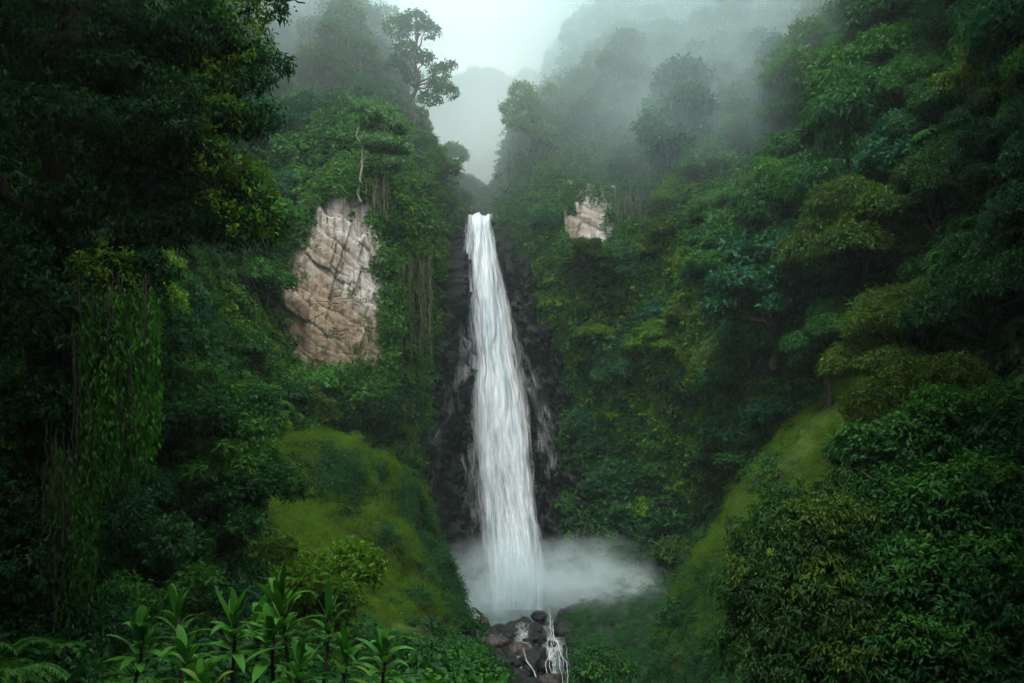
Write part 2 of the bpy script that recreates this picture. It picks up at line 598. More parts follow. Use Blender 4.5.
cols = [
    [(-5, -25, -20), (-6, -25, -10), (-8, -25, 0), (-10, -26, 8), (-14, -27, 18), (-18, -28, 30), (-25, -30, 45), (-40, -32, 58)],
    [(-5, 2, -9), (-6, 2, -5), (-7.5, 2, 0), (-9, 2, 6), (-11, 2, 14), (-14, 3, 24), (-20, 4, 38), (-30, 5, 52)],
    cpx((-80, 760, 15), (-80, 620, 16), (-80, 480, 17.5), (-80, 330, 19), (-80, 180, 22), (-80, 0, 25), (-80, -250, 32), (-120, -500, 45)),
    cpx((60, 740, 23), (60, 620, 24), (60, 490, 26), (60, 360, 29), (60, 230, 33), (60, 60, 38), (60, -150, 46), (40, -400, 60)),
    cpx((170, 740, 31), (165, 620, 33), (160, 510, 37), (160, 390, 41), (160, 270, 46), (160, 120, 56), (160, -60, 70), (150, -250, 85)),
    cpx((275, 700, 41), (265, 600, 44), (255, 500, 48), (250, 400, 53), (250, 290, 59), (250, 160, 75), (250, 0, 98), (250, -120, 120)),
    cpx((330, 690, 52), (320, 600, 54), (310, 500, 57), (300, 400, 61), (300, 290, 65), (300, 185, 68), (295, 50, 95), (290, -60, 118)),
    cpx((380, 680, 60), (370, 590, 62), (360, 500, 64), (352, 400, 65.5), (348, 290, 67), (345, 165, 69), (345, 20, 98), (345, 10, 130)),
    cpx((425, 680, 68), (415, 590, 69), (405, 500, 70), (398, 400, 70), (392, 290, 71), (388, 190, 73), (392, 95, 88), (395, 110, 115)),
    cpx((440, 680, 73), (438, 590, 75), (432, 500, 76), (428, 400, 76), (428, 290, 76), (432, 205, 78), (438, 168, 84), (440, 200, 108)),
    cpx((460, 680, 79), (458, 600, 81), (455, 500, 82), (455, 400, 82), (460, 300, 82), (464, 225, 83), (464, 214, 87), (464, 208, 112)),
    cpx((500, 680, 81), (500, 600, 83), (497, 500, 84), (490, 400, 84), (484, 300, 84), (478, 224, 84), (478, 217, 88), (478, 215, 112)),
    cpx((545, 680, 80), (545, 600, 82), (540, 500, 83), (530, 400, 83), (515, 300, 83), (497, 225, 83), (493, 214, 87), (493, 208, 112)),
    cpx((590, 690, 76), (590, 600, 79), (585, 510, 81), (570, 400, 80), (545, 300, 80), (520, 215, 81), (512, 180, 87), (505, 195, 112)),
    cpx((650, 700, 69), (650, 600, 73), (645, 510, 76), (630, 400, 74), (605, 300, 76), (575, 205, 79), (548, 105, 95), (535, 120, 120)),
    cpx((710, 700, 61), (710, 600, 65), (705, 510, 69), (690, 400, 68), (665, 300, 71), (640, 190, 77), (602, 10, 108), (590, 20, 140)),
    cpx((770, 700, 53), (770, 600, 57), (765, 500, 60), (755, 400, 61), (740, 300, 65), (715, 180, 73), (690, -20, 105), (680, -180, 130)),
    cpx((830, 700, 45), (830, 600, 49), (828, 500, 52), (822, 400, 54), (815, 300, 58), (800, 180, 66), (780, 0, 90), (770, -250, 120)),
    cpx((900, 700, 37), (900, 600, 40), (900, 500, 44), (895, 400, 47), (890, 290, 51), (880, 160, 59), (870, -30, 78), (860, -300, 105)),
    cpx((980, 720, 30), (980, 600, 33), (980, 500, 36), (975, 400, 39), (970, 280, 43), (965, 140, 50), (960, -60, 64), (950, -350, 85)),
    cpx((1080, 740, 23), (1080, 620, 25), (1080, 500, 28), (1080, 400, 31), (1080, 270, 34), (1080, 110, 40), (1080, -120, 50), (1080, -450, 65)),
    [(9, 6, -14), (10, 6, -9), (11, 6, -3), (13, 6, 3), (16, 7, 12), (20, 8, 22), (28, 10, 36), (40, 12, 50)],
    [(8, -25, -20), (9, -25, -10), (11, -25, 0), (14, -26, 8), (18, -27, 18), (22, -28, 30), (30, -30, 45), (45, -32, 55)],
    [(0, -34, -20), (0, -35, -10), (0, -36, 0), (0, -38, 4), (0, -40, 9), (0, -44, 14), (0, -50, 20), (0, -60, 26)],  # unseen slope behind the camera, added to hold back sky light
]
WN = 14
Wg = patch(cols, WN, 14, wrap=True)
nrm = -normals(Wg, True)
# make the normals look into the gorge
ctr = np.array([0, 40, 20.0])
if np.mean(np.sum((ctr - Wg) * nrm, -1)) < 0:
    nrm = -nrm
damp = 1.0
near_fall = np.exp(-((Wg[..., 0] + 2.5) ** 2 / 9 ** 2 + (Wg[..., 1] - 83) ** 2 / 14 ** 2))
near_cliff = np.exp(-((Wg[..., 0] + 15) ** 2 / 7 ** 2 + (Wg[..., 1] - 66) ** 2 / 9 ** 2 + (Wg[..., 2] - 14) ** 2 / 16 ** 2))
calm = np.clip(1 - 1.15 * np.maximum(near_fall, near_cliff), 0, 1)
Wg = Wg + nrm * (calm * 3.6 * fbm(Wg * 0.10, 4, 3) * np.clip((Wg[..., 1] - 25) / 25, 0.3, 1) + (0.15 + 0.35 * calm) * fbm(Wg * 0.5, 3, 8) - 1.3 * (1 - calm))[..., None]
NU, NV = Wg.shape[:2]
wall = link('gorge_terrain', mesh_of('gorge_terrain', Wg, grid_faces(NU, NV, True), True), SOIL, kind='structure')
wall_n = -normals(Wg, True)
if np.mean(np.sum((ctr - Wg) * wall_n, -1)) < 0:
    wall_n = -wall_n

# the floor of the valley and the land beyond it, one sheet to the horizon
gx = np.concatenate([np.linspace(-2500, -120, 10), np.linspace(-100, 100, 60), np.linspace(120, 2500, 10)])
gy = np.concatenate([np.linspace(-2500, -80, 10), np.linspace(-60, 100, 60), np.linspace(120, 2500, 10)])
X, Y = np.meshgrid(gx, gy, indexing='ij')
Z = -22 + 1.0 * fbm(np.stack([X * 0.1, Y * 0.1, 0 * X], -1), 3, 2)
link('ground', mesh_of('ground', np.stack([X, Y, Z], -1), grid_faces(*X.shape), True), SOIL, kind='structure')

# far hill seen through the notch
hill = [cpx((250, 330, 150), (250, 200, 185), (270, 140, 215), (290, 100, 240), (300, 140, 300)),
        cpx((400, 330, 145), (400, 220, 175), (405, 160, 205), (410, 118, 235), (410, 150, 300)),
        cpx((470, 330, 140), (470, 230, 165), (475, 165, 195), (478, 105, 230), (480, 140, 300)),
        cpx((540, 330, 140), (540, 220, 170), (540, 150, 200), (545, 112, 235), (545, 140, 300)),
        cpx((700, 330, 150), (700, 180, 185), (700, 80, 215), (700, 40, 240), (700, 80, 300))]
Hg = patch(hill, 24, 16)
Hn = normals(Hg)
if np.mean(Hn[..., 1]) > 0:
    Hn = -Hn
Hg = Hg + Hn * (5 * fbm(Hg * 0.05, 4, 31))[..., None]
link('far_hill', mesh_of('far_hill', Hg, grid_faces(*Hg.shape[:2]), True), SOIL, kind='structure')

def terrain(name, ctrl, nu, nv, mat, amp, freq, seed, face=(0, -1, 0.4), fine=0.12):
    G = patch(ctrl, nu, nv)
    n = normals(G)
    if np.mean(n @ np.array(face, float)) < 0:
        n = -n
    G = G + n * (amp * fbm(G * freq, 4, seed) + fine * fbm(G * 1.3, 3, seed + 5))[..., None]
    o = link(name, mesh_of(name, G, grid_faces(*G.shape[:2]), True), mat, kind='structure')
    return o, G, n

# mossy spur before the falls on the near side of the pool
hump = [cpx((140, 640, 50), (140, 560, 42), (140, 600, 39), (140, 640, 36), (140, 690, 33), (140, 760, 30)),
        cpx((215, 600, 52), (205, 500, 46), (200, 540, 43), (200, 590, 40), (195, 650, 37), (190, 740, 34)),
        cpx((285, 560, 54), (270, 452, 48), (268, 500, 45.5), (265, 560, 43), (262, 620, 40.5), (260, 740, 37)),
        cpx((345, 560, 57), (325, 441, 51), (325, 490, 48.5), (325, 550, 46), (322, 620, 43), (320, 740, 39)),
        cpx((400, 580, 60), (380, 456, 54), (378, 510, 51), (380, 570, 48.5), (380, 630, 45.5), (380, 740, 41)),
        cpx((436, 620, 61), (419, 490, 56), (413, 545, 53), (416, 600, 50), (420, 650, 47), (425, 740, 43)),
        cpx((460, 660, 60), (443, 548, 57), (438, 595, 54.5), (444, 635, 52), (450, 680, 49), (460, 750, 45)),
        cpx((480, 700, 60), (463, 612, 57), (465, 650, 55), (472, 680, 52.5), (480, 710, 50), (490, 760, 46)),
        cpx((510, 760, 60), (500, 690, 57), (505, 710, 55), (510, 730, 52.5), (515, 750, 50), (520, 790, 46))]
hump_o, HUg, HUn = terrain('moss_spur_terrain', hump, 22, 24, MOSS, 1.2, 0.27, 41, (0.2, -1, 0.6), 0.3)

ridge = [cpx((880, 300, 58), (885, 320, 52), (910, 330, 48), (940, 350, 44), (990, 400, 38)),
         cpx((845, 360, 58), (848, 365, 51), (885, 372, 47), (920, 390, 43), (980, 440, 37)),
         cpx((808, 440, 59), (815, 410, 51), (858, 425, 46), (900, 455, 42), (970, 520, 36)),
         cpx((765, 500, 60), (766, 468, 51.5), (812, 488, 46.5), (868, 525, 41), (940, 600, 35)),
         cpx((715, 570, 61), (718, 528, 52), (762, 552, 47), (825, 595, 41), (900, 660, 34)),
         cpx((680, 620, 62), (692, 572, 53), (728, 600, 48), (790, 650, 42), (860, 720, 34)),
         cpx((640, 670, 62), (668, 620, 54), (700, 650, 49), (750, 700, 42), (820, 780, 34)),
         cpx((610, 720, 62), (640, 690, 54), (680, 720, 49), (730, 760, 42), (790, 820, 34))]
ridge_o, RIg, RIn = terrain('moss_ridge_terrain', ridge, 24, 24, MOSS, 0.9, 0.3, 53, (-0.5, -0.8, 0.5))

bank = [cpx((548, 640, 70), (552, 655, 64), (556, 683, 57), (560, 740, 51), (560, 800, 45)),
        cpx((590, 603, 72), (588, 630, 64), (588, 680, 56), (590, 740, 50), (590, 800, 44)),
        cpx((640, 588, 71), (640, 628, 62), (640, 683, 54), (640, 750, 48), (640, 810, 43)),
        cpx((700, 575, 68), (700, 620, 58), (700, 683, 51), (700, 760, 45), (700, 820, 41)),
        cpx((770, 570, 60), (770, 620, 52), (770, 690, 46), (770, 770, 41), (770, 830, 38))]
bank_o, BAg, BAn = terrain('stream_bank', bank, 26, 26, BANK, 1.3, 0.4, 67, (0, -0.6, 1), 0.3)

# bank the camera stands on, falling away to the stream
x = np.linspace(-16, 9, 110)
y = np.linspace(-8, 46, 150)
X, Y = np.meshgrid(x, y, indexing='ij')
xe = (455 - CX) / F * np.maximum(Y, 0) + 0.6
s = np.clip((X - xe) / 4.5, 0, 1)
s = s * s * (3 - 2 * s)
Z = -1.7 - 0.215 * np.maximum(Y, 0) - s * (4 + 0.16 * np.maximum(Y, 0)) * 1.3 + 0.22 * np.maximum(0, -X - 4)
P = np.stack([X, Y, Z], -1)
Z = Z + 0.35 * fbm(P * 0.35, 4, 71)
FBg = np.stack([X, Y, Z], -1)
link('foreground_bank', mesh_of('foreground_bank', FBg, grid_faces(*X.shape), True), SOIL, kind='structure')

# ------------------------------------------------------------------ bare rock
def rock_sheet(name, ctrl, nu, nv, mat, block, seed, amp, stretch=(1, 1, 1), slab=False, wet=False):
    G = patch(ctrl, nu, nv)
    n = normals(G)
    if np.mean(n[..., 1]) > 0:
        n = -n
    q = (G + (0.25 if slab else 0.6) * np.stack([fbm(G * 0.5, 3, seed + k) for k in range(3)], -1)) * np.array(stretch)
    v1, e1 = cells(q * block, seed)
    v2, e2 = cells(q * block * 2.7, seed + 20)
    d = amp * (v1 - 0.5) * 1.6 + amp * 0.55 * (v2 - 0.5) - amp * 0.5 * np.exp(-e1 * 14) + amp * 0.35 * fbm(G * 1.7, 4, seed + 3)
    if slab:      # big near-flat faces split by slanting joints, each face tilted its own way
        ax = np.array([[0.5, 0, 1.0], [1.0, 0, -0.35], [0.2, 0, 1.0]])
        d = 0
        for k, (fr, am) in enumerate([(0.16, 1.0), (0.38, 0.5), (0.9, 0.22)] if not wet else [(0.45, 0.8), (1.0, 0.6), (2.2, 0.3)]):
            a1 = (q @ unit(ax[0])) * fr * 1.3 + 0.35 * fbm(q * 0.3, 2, seed + 31 + k)
            a2 = (q @ unit(ax[1])) * fr + 0.5 * _hash(np.floor(a1), 0 * a1, 0 * a1, seed + k)
            h = _hash(np.floor(a1), np.floor(a2), 0 * a1 + k, seed + 7)
            t1, t2 = a1 - np.floor(a1), a2 - np.floor(a2)
            h2 = _hash(np.floor(a1), np.floor(a2), 0 * a1 + k, seed + 8)
            d = d + amp * am * ((h - 0.5) * 1.5 + (t1 - 0.5) * 0.7 * h2 + (t2 - 0.5) * (h - 0.5))
            d = d - amp * am * 0.45 * np.exp(-np.minimum(t1, 1 - t1) * 26 / (1 + k)) * (h2 > 0.3)
        d = d + 0.10 * amp * fbm(G * 2.3, 4, seed + 3)
    if slab and wet:       # water worn crags: ridges running down the fall line
        rg = 1 - np.abs(fbm(G * np.array([0.55, 0.4, 0.22]), 5, seed + 40, 0.55)) * 2.2
        rg2 = 1 - np.abs(fbm(G * np.array([1.7, 1.2, 0.8]), 4, seed + 50)) * 2.2
        d = d + amp * (0.9 * (rg - 0.5) + 0.22 * rg2) - 0.3
    # sheet tucks back into the hillside at its rim
    iu = np.linspace(0, 1, G.shape[0])[:, None]
    iv = np.linspace(0, 1, G.shape[1])[None, :]
    rim = np.minimum(np.minimum(iu, 1 - iu), np.minimum(iv, 1 - iv))
    rg_ = rim + 0.11 * (fbm(G * 0.45, 3, seed + 60) + 0.15)
    d = d - 4.5 * np.clip(1 - rg_ / 0.10, 0, 1) ** 1.4
    G = G + n * d[..., None]
    return link(name, mesh_of(name, G, grid_faces(*G.shape[:2])), mat, kind='structure'), G

cliff = [cpx((258, 340, 63), (262, 295, 63.5), (270, 262, 64), (296, 226, 65), (318, 185, 66)),
         cpx((292, 405, 62), (290, 340, 63), (292, 280, 64), (314, 215, 65), (332, 156, 66)),
         cpx((330, 412, 62.5), (328, 345, 63), (328, 280, 64), (336, 208, 65), (346, 142, 66.5)),
         cpx((368, 418, 64), (368, 345, 64.5), (366, 285, 65), (362, 215, 66), (362, 148, 67)),
         cpx((400, 414, 66), (404, 345, 66), (402, 290, 66), (392, 240, 67.5), (384, 180, 69))]
cl_o, CLg = rock_sheet('bare_cliff', cliff, 66, 66, PALEROCK, 0.21, 101, 0.62, (1.25, 1, 0.8), slab=True)
patch2 = [cpx((562, 262, 76.5), (560, 215, 77), (566, 172, 78)),
          cpx((592, 268, 75), (590, 218, 76), (586, 178, 77)),
          cpx((620, 250, 75.5), (622, 215, 76), (618, 182, 77))]
pp_o, PPg = rock_sheet('pale_rock_patch', patch2, 40, 40, PALEROCK, 0.4, 131, 0.55, slab=True)

wet = [cpx((395, 620, 70), (395, 540, 71), (400, 470, 72), (415, 400, 74), (440, 330, 76.5), (452, 270, 79), (462, 222, 82)),
       cpx((430, 620, 74), (425, 540, 75.5), (428, 470, 76.5), (438, 400, 77.5), (455, 330, 79), (463, 270, 80.5), (467, 222, 82.5)),
       cpx((470, 620, 78), (468, 540, 79.5), (467, 470, 80.5), (468, 400, 81), (474, 330, 81.5), (474, 270, 82), (473, 219, 83)),
       cpx((515, 620, 79), (512, 540, 80.5), (508, 470, 81.5), (502, 400, 82), (492, 330, 82), (486, 270, 82.2), (481, 218, 83)),
       cpx((555, 620, 77), (552, 540, 79), (548, 470, 80.5), (535, 400, 81), (518, 330, 81.5), (506, 270, 81.8), (492, 219, 82.8)),
       cpx((610, 620, 74), (600, 550, 76), (585, 480, 78), (562, 400, 79), (538, 330, 80), (522, 270, 81), (503, 224, 82)),
       cpx((690, 620, 67), (680, 550, 69), (660, 490, 71.5), (590, 420, 78), (560, 340, 80), (540, 275, 82), (515, 228, 83))]
wet_o, WEg = rock_sheet('wet_rock_face', wet, 48, 60, WETROCK, 0.42, 151, 1.15, (1.5, 1, 0.45), wet=True, slab=True)

# ------------------------------------------------------------------ water
def uv_grid(me, nu, nv):
    uvl = me.uv_layers.new(name='UVMap')
    vi = np.zeros(len(me.loops), np.int32)
    me.loops.foreach_get('vertex_index', vi)
    u = (vi // nv) / (nu - 1)
    v = (vi % nv) / (nv - 1)
    uvl.data.foreach_set('uv', np.stack([u, v], -1).astype(np.float32).ravel())

def water_sheet(name, rows, mat, bulge, parent, nu=40, seed=0, rag=0.25, vlen=10):
    """rows: (py, left px, right px, Y)"""
    rows = np.array(rows, float)
    r = catmull(rows, 24)
    u = np.linspace(0, 1, nu)[:, None]
    px = r[:, 1][None] * (1 - u) + r[:, 2][None] * u
    py = np.broadcast_to(r[:, 0][None], px.shape)
    Yd = np.broadcast_to(r[:, 3][None], px.shape)
    Yd = Yd - bulge * np.sin(np.pi * u) - rag * fbm(np.stack([px * 0.12, py * 0.012, 0 * px], -1), 4, seed) * 2
    wob = rag * 11 * fbm(np.stack([px * 0 + u * 4, py * 0.028, 0 * px + seed], -1), 4, seed + 2)
    py = py + (5.0 * fbm(np.stack([u * 7 + 0 * px, 0 * px, 0 * px + seed], -1), 3, seed + 5) + 2) * np.exp(-np.arange(px.shape[1]) / 14.0)[None]
    G = np.stack([(px + wob - CX) * Yd / F, Yd, (HOR - py) * Yd / F], -1)
    me = mesh_of(name, G, grid_faces(*G.shape[:2]), True)
    uv_grid(me, *G.shape[:2])
    return link(name, me, mat, parent)

fall = empty('waterfall', at(515, 600, 80), 'tall white waterfall plunging down black rock into the misty pool', 'waterfall')
inv = lambda o: setattr(o, 'location', tuple(-np.array(fall.location)))
parts = []
parts.append(water_sheet('main_cascade', [(213, 463, 494, 85), (217, 463, 495, 82.4), (240, 464, 496, 81.2), (280, 466, 502, 80.4), (330, 469, 512, 80), (380, 473, 520, 79.6), (430, 475, 529, 79.2),
                                          (480, 476, 538, 78.8), (530, 480, 544, 78.4), (580, 484, 549, 78), (610, 484, 552, 77.8)], FALL_DENSE, 0.9, fall, 70, 3, 0.4))
parts.append(water_sheet('water_veil', [(222, 464, 496, 82.6), (260, 464, 506, 81.4), (320, 464, 519, 80.8), (380, 464, 529, 80.4), (440, 466, 536, 80), (500, 470, 542, 79.6), (560, 478, 548, 79.2),
                                        (610, 480, 556, 78.6)], FALL_VEIL, 0.5, fall, 60, 9, 0.3))
parts.append(water_sheet('front_strand', [(400, 486, 506, 78.4), (450, 486, 515, 78.0), (500, 490, 527, 77.6), (560, 492, 538, 77.0), (610, 494, 542, 76.8)], FALL_VEIL, 0.5, fall, 40, 12, 0.3))
def rock_streaks(i0, i1, j0, j1, lift):
    """water sliding over the wet rock itself"""
    G = WEg[i0:i1, j0:j1].copy()
    for _ in range(40):
        G[1:-1] = (G[:-2] + G[1:-1] + G[2:]) / 3
        G[:, 1:-1] = (G[:, :-2] + G[:, 1:-1] + G[:, 2:]) / 3
    G[..., 1] -= lift
    me = mesh_of('side_trickle', G, grid_faces(*G.shape[:2]), True)
    uv_grid(me, *G.shape[:2])
    return link('side_trickle', me, ROCK_STREAKS, fall)
parts += [rock_streaks(50, 112, 130, 330, 0.5), rock_streaks(34, 84, 75, 215, 0.5), rock_streaks(166, 224, 88, 288, 0.5), rock_streaks(80, 134, 50, 190, 0.6)]
for p in parts:
    inv(p)

x, y = np.meshgrid(np.linspace(-14, 12, 60), np.linspace(62, 82, 50), indexing='ij')
link('pool_water', mesh_of('pool_water', np.stack([x, y, -15.5 + 0.08 * fbm(np.stack([x, y, 0 * x], -1) * 0.8, 3, 4)], -1), grid_faces(*x.shape), True), POOL, kind='structure')

# stream bed and the white cascades that run down it
bed = [cpx((470, 640, 66), (472, 660, 60), (476, 690, 55), (480, 760, 48)),
       cpx((510, 622, 70), (512, 645, 63), (514, 690, 56), (515, 770, 48)),
       cpx((545, 620, 71), (548, 645, 63), (550, 690, 56), (552, 770, 48)),
       cpx((590, 622, 70), (592, 645, 62), (595, 690, 55), (595, 770, 47))]
bed_o, BEg, BEn = terrain('stream_bed', bed, 30, 34, DARKSTONE, 0.8, 0.6, 83, (0, -0.5, 1), 0.35)
stream = bpy.data.objects.new('stream_water', None)
COL.objects.link(stream)
stream['kind'] = 'structure'
def braid(path, n, spread, wmin, wmax, seed):
    """many thin threads of white water wandering down one course: (px, py, Y) points"""
    c = catmull(np.array(path, float), 16)
    V, Q, UV, o = [], [], [], 0
    g = np.random.default_rng(seed)
    for k in range(n):
        a, b = sorted(g.uniform(0, 1, 2))
        a, b = max(0, a - 0.25), min(1, b + 0.25)
        q = c[int(a * (len(c) - 1)):int(b * (len(c) - 1)) + 1]
        if len(q) < 6:
            continue
        m = len(q)
        t = np.linspace(0, 1, m)
        off = spread * (g.uniform(-1, 1) + 0.9 * fbm(np.stack([t * 5 + k * 7, 0 * t + k, 0 * t], -1), 3, seed)) * (0.5 + 0.5 * t)
        step = 1.3 * fbm(np.stack([t * 9 + k * 3, 0 * t, 0 * t], -1), 3, seed + 3)
        wd = g.uniform(wmin, wmax) * (0.35 + np.sin(np.pi * t)) * (1 + 0.5 * fbm(np.stack([t * 14, 0 * t + k, 0 * t], -1), 2, seed + 4))
        rows_ = []
        for sgn in (-1, 0, 1):
            X_, Y_, Z_ = at(q[:, 0] + off + sgn * wd / 2, q[:, 1] + step, q[:, 2] - (0.12 if sgn == 0 else 0) - 0.25)
            rows_.append(np.stack([X_, Y_, Z_], -1))
        V.append(np.stack(rows_, 0).reshape(-1, 3))
        Q.append(grid_faces(3, m) + o)
        UV.append(np.stack([np.repeat([0.12, 0.5, 0.88], m) * 1.0, np.tile(t + k * 0.37, 3)], -1))
        o += 3 * m
    me = mesh_of('cascade', np.vstack(V), np.vstack(Q), True)
    UV = np.vstack(UV)
    vi = np.zeros(len(me.loops), np.int32)
    me.loops.foreach_get('vertex_index', vi)
    me.uv_layers.new(name='UVMap').data.foreach_set('uv', UV[vi].astype(np.float32).ravel())
    return link('cascade', me, TRICKLE, stream)
def bed_water(i0, i1, j0, j1, it, mat):
    G = BEg[i0:i1, j0:j1].copy()
    for _ in range(it):
        G[1:-1] = (G[:-2] + G[1:-1] + G[2:]) / 3
        G[:, 1:-1] = (G[:, :-2] + G[:, 1:-1] + G[:, 2:]) / 3
    G[..., 2] += 0.30
    me = mesh_of('cascade', G, grid_faces(*G.shape[:2]), True)
    uv_grid(me, *G.shape[:2])
    return link('cascade', me, mat, stream)
bed_water(52, 76, 4, 96, 3, BED_WATER)
bed_water(28, 50, 14, 90, 3, BED_WATER)
braid([(548, 606, 69), (551, 620, 66.5), (552, 634, 63), (558, 648, 60.5), (561, 662, 58), (563, 690, 54.5)], 5, 4.5, 0.4, 1.2, 5)
braid([(552, 632, 62), (553, 648, 60), (549, 664, 57.5), (557, 690, 54.5)], 3, 3.5, 0.4, 1.1, 6)
braid([(568, 622, 66), (563, 636, 62.5), (566, 650, 60), (568, 668, 57.5)], 1, 2.0, 0.4, 0.9, 7)
braid([(522, 645, 60.5), (528, 660, 58), (535, 674, 56), (541, 700, 53)], 2, 3.0, 0.4, 0.9, 8)

# ------------------------------------------------------------------ boulders
def boulder_mesh(name, seed):
    import bmesh
    bm = bmesh.new()
    bmesh.ops.create_icosphere(bm, subdivisions=4, radius=1)
    v = np.array([q.co[:] for q in bm.verts])
    n = unit(v)
    a, e = cells(n * 1.3 + seed, seed)
    d = 1 + 0.26 * fbm(n * 1.2 + seed, 3, seed) + 0.30 * (a - 0.5) - 0.08 * np.exp(-e * 12) + 0.05 * fbm(n * 5, 3, seed + 4)
    v = n * d[:, None]
    v[:, 2] = np.sign(v[:, 2]) * np.abs(v[:, 2]) ** 0.9 * 0.8
    for q, c in zip(bm.verts, v):
        q.co = c
    me = bpy.data.meshes.new(name)
    bm.to_mesh(me)
    bm.free()
    me.polygons.foreach_set('use_smooth', np.ones(len(me.polygons), bool))
    return me

BOUL = [boulder_mesh('boulder', k) for k in (3, 14, 25, 36)]
boulders = [  # px, py, Y, half width px, stone, label
    (497, 640, 63, 12, STONE, 'brown boulder beside the foot of the mossy spur'),
    (512, 633, 65, 9, DARKSTONE, 'dark boulder at the edge of the misty pool'),
    (520, 648, 61, 12, STONE, 'reddish brown boulder in the middle of the stream rocks'),
    (535, 657, 59, 13, DARKSTONE, 'large black boulder between the two white cascades'),
    (503, 660, 58, 14, DARKSTONE, 'broad dark boulder near the lower end of the mossy spur'),
    (518, 673, 56, 12, DARKSTONE, 'dark wet boulder under the reddish boulder'),
    (549, 678, 54, 10, STONE, 'orange brown boulder at the foot of the lower cascade'),
    (480, 622, 66, 10, STONE, 'rounded brown boulder at the end of the spur'),
    (525, 622, 68, 8, DARKSTONE, 'small boulder half hidden in the spray'),
    (540, 614, 70, 8, DARKSTONE, 'grey boulder beside the top of the stream cascade'),
    (566, 628, 66, 13, DARKSTONE, 'mist covered boulder beyond the stream cascade'),
    (577, 611, 70, 15, DARKSTONE, 'pointed dark boulder rising through the mist'),
    (578, 650, 60, 10, DARKSTONE, 'dark boulder above the little shrub by the stream'),
    (540, 637, 63.5, 7, DARKSTONE, 'small black boulder splashed by the upper cascade'),
    (488, 676, 55, 13, DARKSTONE, 'black boulder at the bottom edge beside the spur'),
    (530, 683, 53, 11, DARKSTONE, 'low black boulder below the narrow cascade'),
    (479, 219, 82.6, 4, DARKSTONE, 'dark stone splitting the water at the very lip of the fall'),
    (469, 221, 82.8, 4, DARKSTONE, 'small dark stone at the cliff side of the lip of the fall'),
    (491, 222, 82.4, 4, DARKSTONE, 'small dark stone at the ridge side of the lip of the fall'),
    (566, 612, 71, 9, DARKSTONE, 'blurred boulder in the thickest spray'),
]
for px, py, Yd, hw in [(508, 648, 61.5, 6), (528, 640, 63, 6), (515, 662, 58, 6), (541, 650, 60.5, 6), (546, 664, 57.5, 7), (530, 668, 57, 7), (501, 674, 56, 8), (570, 640, 62, 6), (572, 664, 58, 7), (552, 642, 62, 4), (536, 628, 66, 5), (556, 624, 66.5, 5), (493, 652, 60, 7), (560, 676, 56, 5), (524, 658, 59, 5)]:
    boulders.append((px, py, Yd, hw, DARKSTONE, 'small dark stone wedged among the boulders of the stream'))
for k, (px, py, Yd, hw, mt, lab) in enumerate(boulders):
    o = link('boulder', BOUL[k % 4], None, loc=at(px, py + hw * 0.35, Yd))
    if len(BOUL[k % 4].materials) == 0:
        BOUL[k % 4].materials.append(DARKSTONE)
    o.material_slots[0].link = 'OBJECT'
    o.material_slots[0].material = mt
    r = hw * Yd / F
    o.scale = (r * 1.1, r, r * 0.95)
    o.rotation_euler = (random.uniform(-.3, .3), random.uniform(-.3, .3), random.uniform(0, 6.28))
    tag(o, lab, 'boulder', 'boulders in the stream')

# ================================================================== PLANTS
def crown_mesh(name, lobes, dens, nleaf, spread, L, W, droop, fine=False, low=-0.35, extra=None):
    C, O = lobe_twigs(lobes, dens, low)
    a = twig_leaves(C, O, nleaf, spread, L, W, droop)
    V, T = leaf_tris(*a, fine=fine)
    if extra:
        V2, T2 = extra
        V, T = np.vstack([V, V2]), np.vstack([T, T2 + len(V)])
    return mesh_of(name, V, T)

def strands(starts, lengths, L, W, step):
    """hanging creepers: leaves pointing down along vertical strands"""
    P, D, N = [], [], []
    for s_, ln in zip(starts, lengths):
        k = max(2, int(ln / step))
        z = np.linspace(0, ln, k)
        p = np.array(s_) + np.stack([0.15 * np.sin(z * 1.3 + s_[0]) + rng.normal(0, 0.05, k), 0.15 * np.cos(z * 1.1 + s_[1]) + rng.normal(0, 0.05, k), -z], -1)
        P.append(p)
        D.append(np.stack([rng.normal(0, 0.35, k), rng.normal(0, 0.35, k), np.full(k, -1.0)], -1))
        N.append(np.stack([rng.normal(0, 0.5, k), np.full(k, -0.9), np.full(k, 0.5)], -1))
    P, D, N = np.vstack(P), np.vstack(D), np.vstack(N)
    k = len(P)
    return leaf_tris(P, D, N, L * rng.uniform(0.6, 1.2, k), W * rng.uniform(0.7, 1.2, k), 0.1)

def limbs_mesh(name, base, fork, tips, r0, lean=0.0):
    parts = [tube(curve_path(base, fork, 8, 0, 0.25), np.linspace(r0, r0 * 0.6, 8), 8, 0.08)]
    for t_ in tips:
        parts.append(tube(curve_path(fork, t_, 6, -0.06, 0.3), np.linspace(r0 * 0.5, r0 * 0.12, 6), 6, 0.05))
    V, Q = join(parts)
    return mesh_of(name, V, Q, True)

def dome_lobes(n, rad, height, lr, flat=0.7, base=3.0, seed=0):
    g = np.random.default_rng(seed)
    out = []
    for i in range(n):
        a = i * 2.399 + g.uniform(-.3, .3)
        q = math.sqrt((i + 0.4) / n)
        x_, y_ = rad * q * math.cos(a), rad * q * math.sin(a)
        x_, y_ = x_ + g.uniform(-.5, .5), y_ + g.uniform(-.5, .5)
        z_ = base + height * (1 - q * q) + g.uniform(-.8, .7)
        r_ = lr * g.uniform(0.5, 1.4)
        out.append(((x_, y_, z_), (r_, r_, r_ * flat)))
    return out

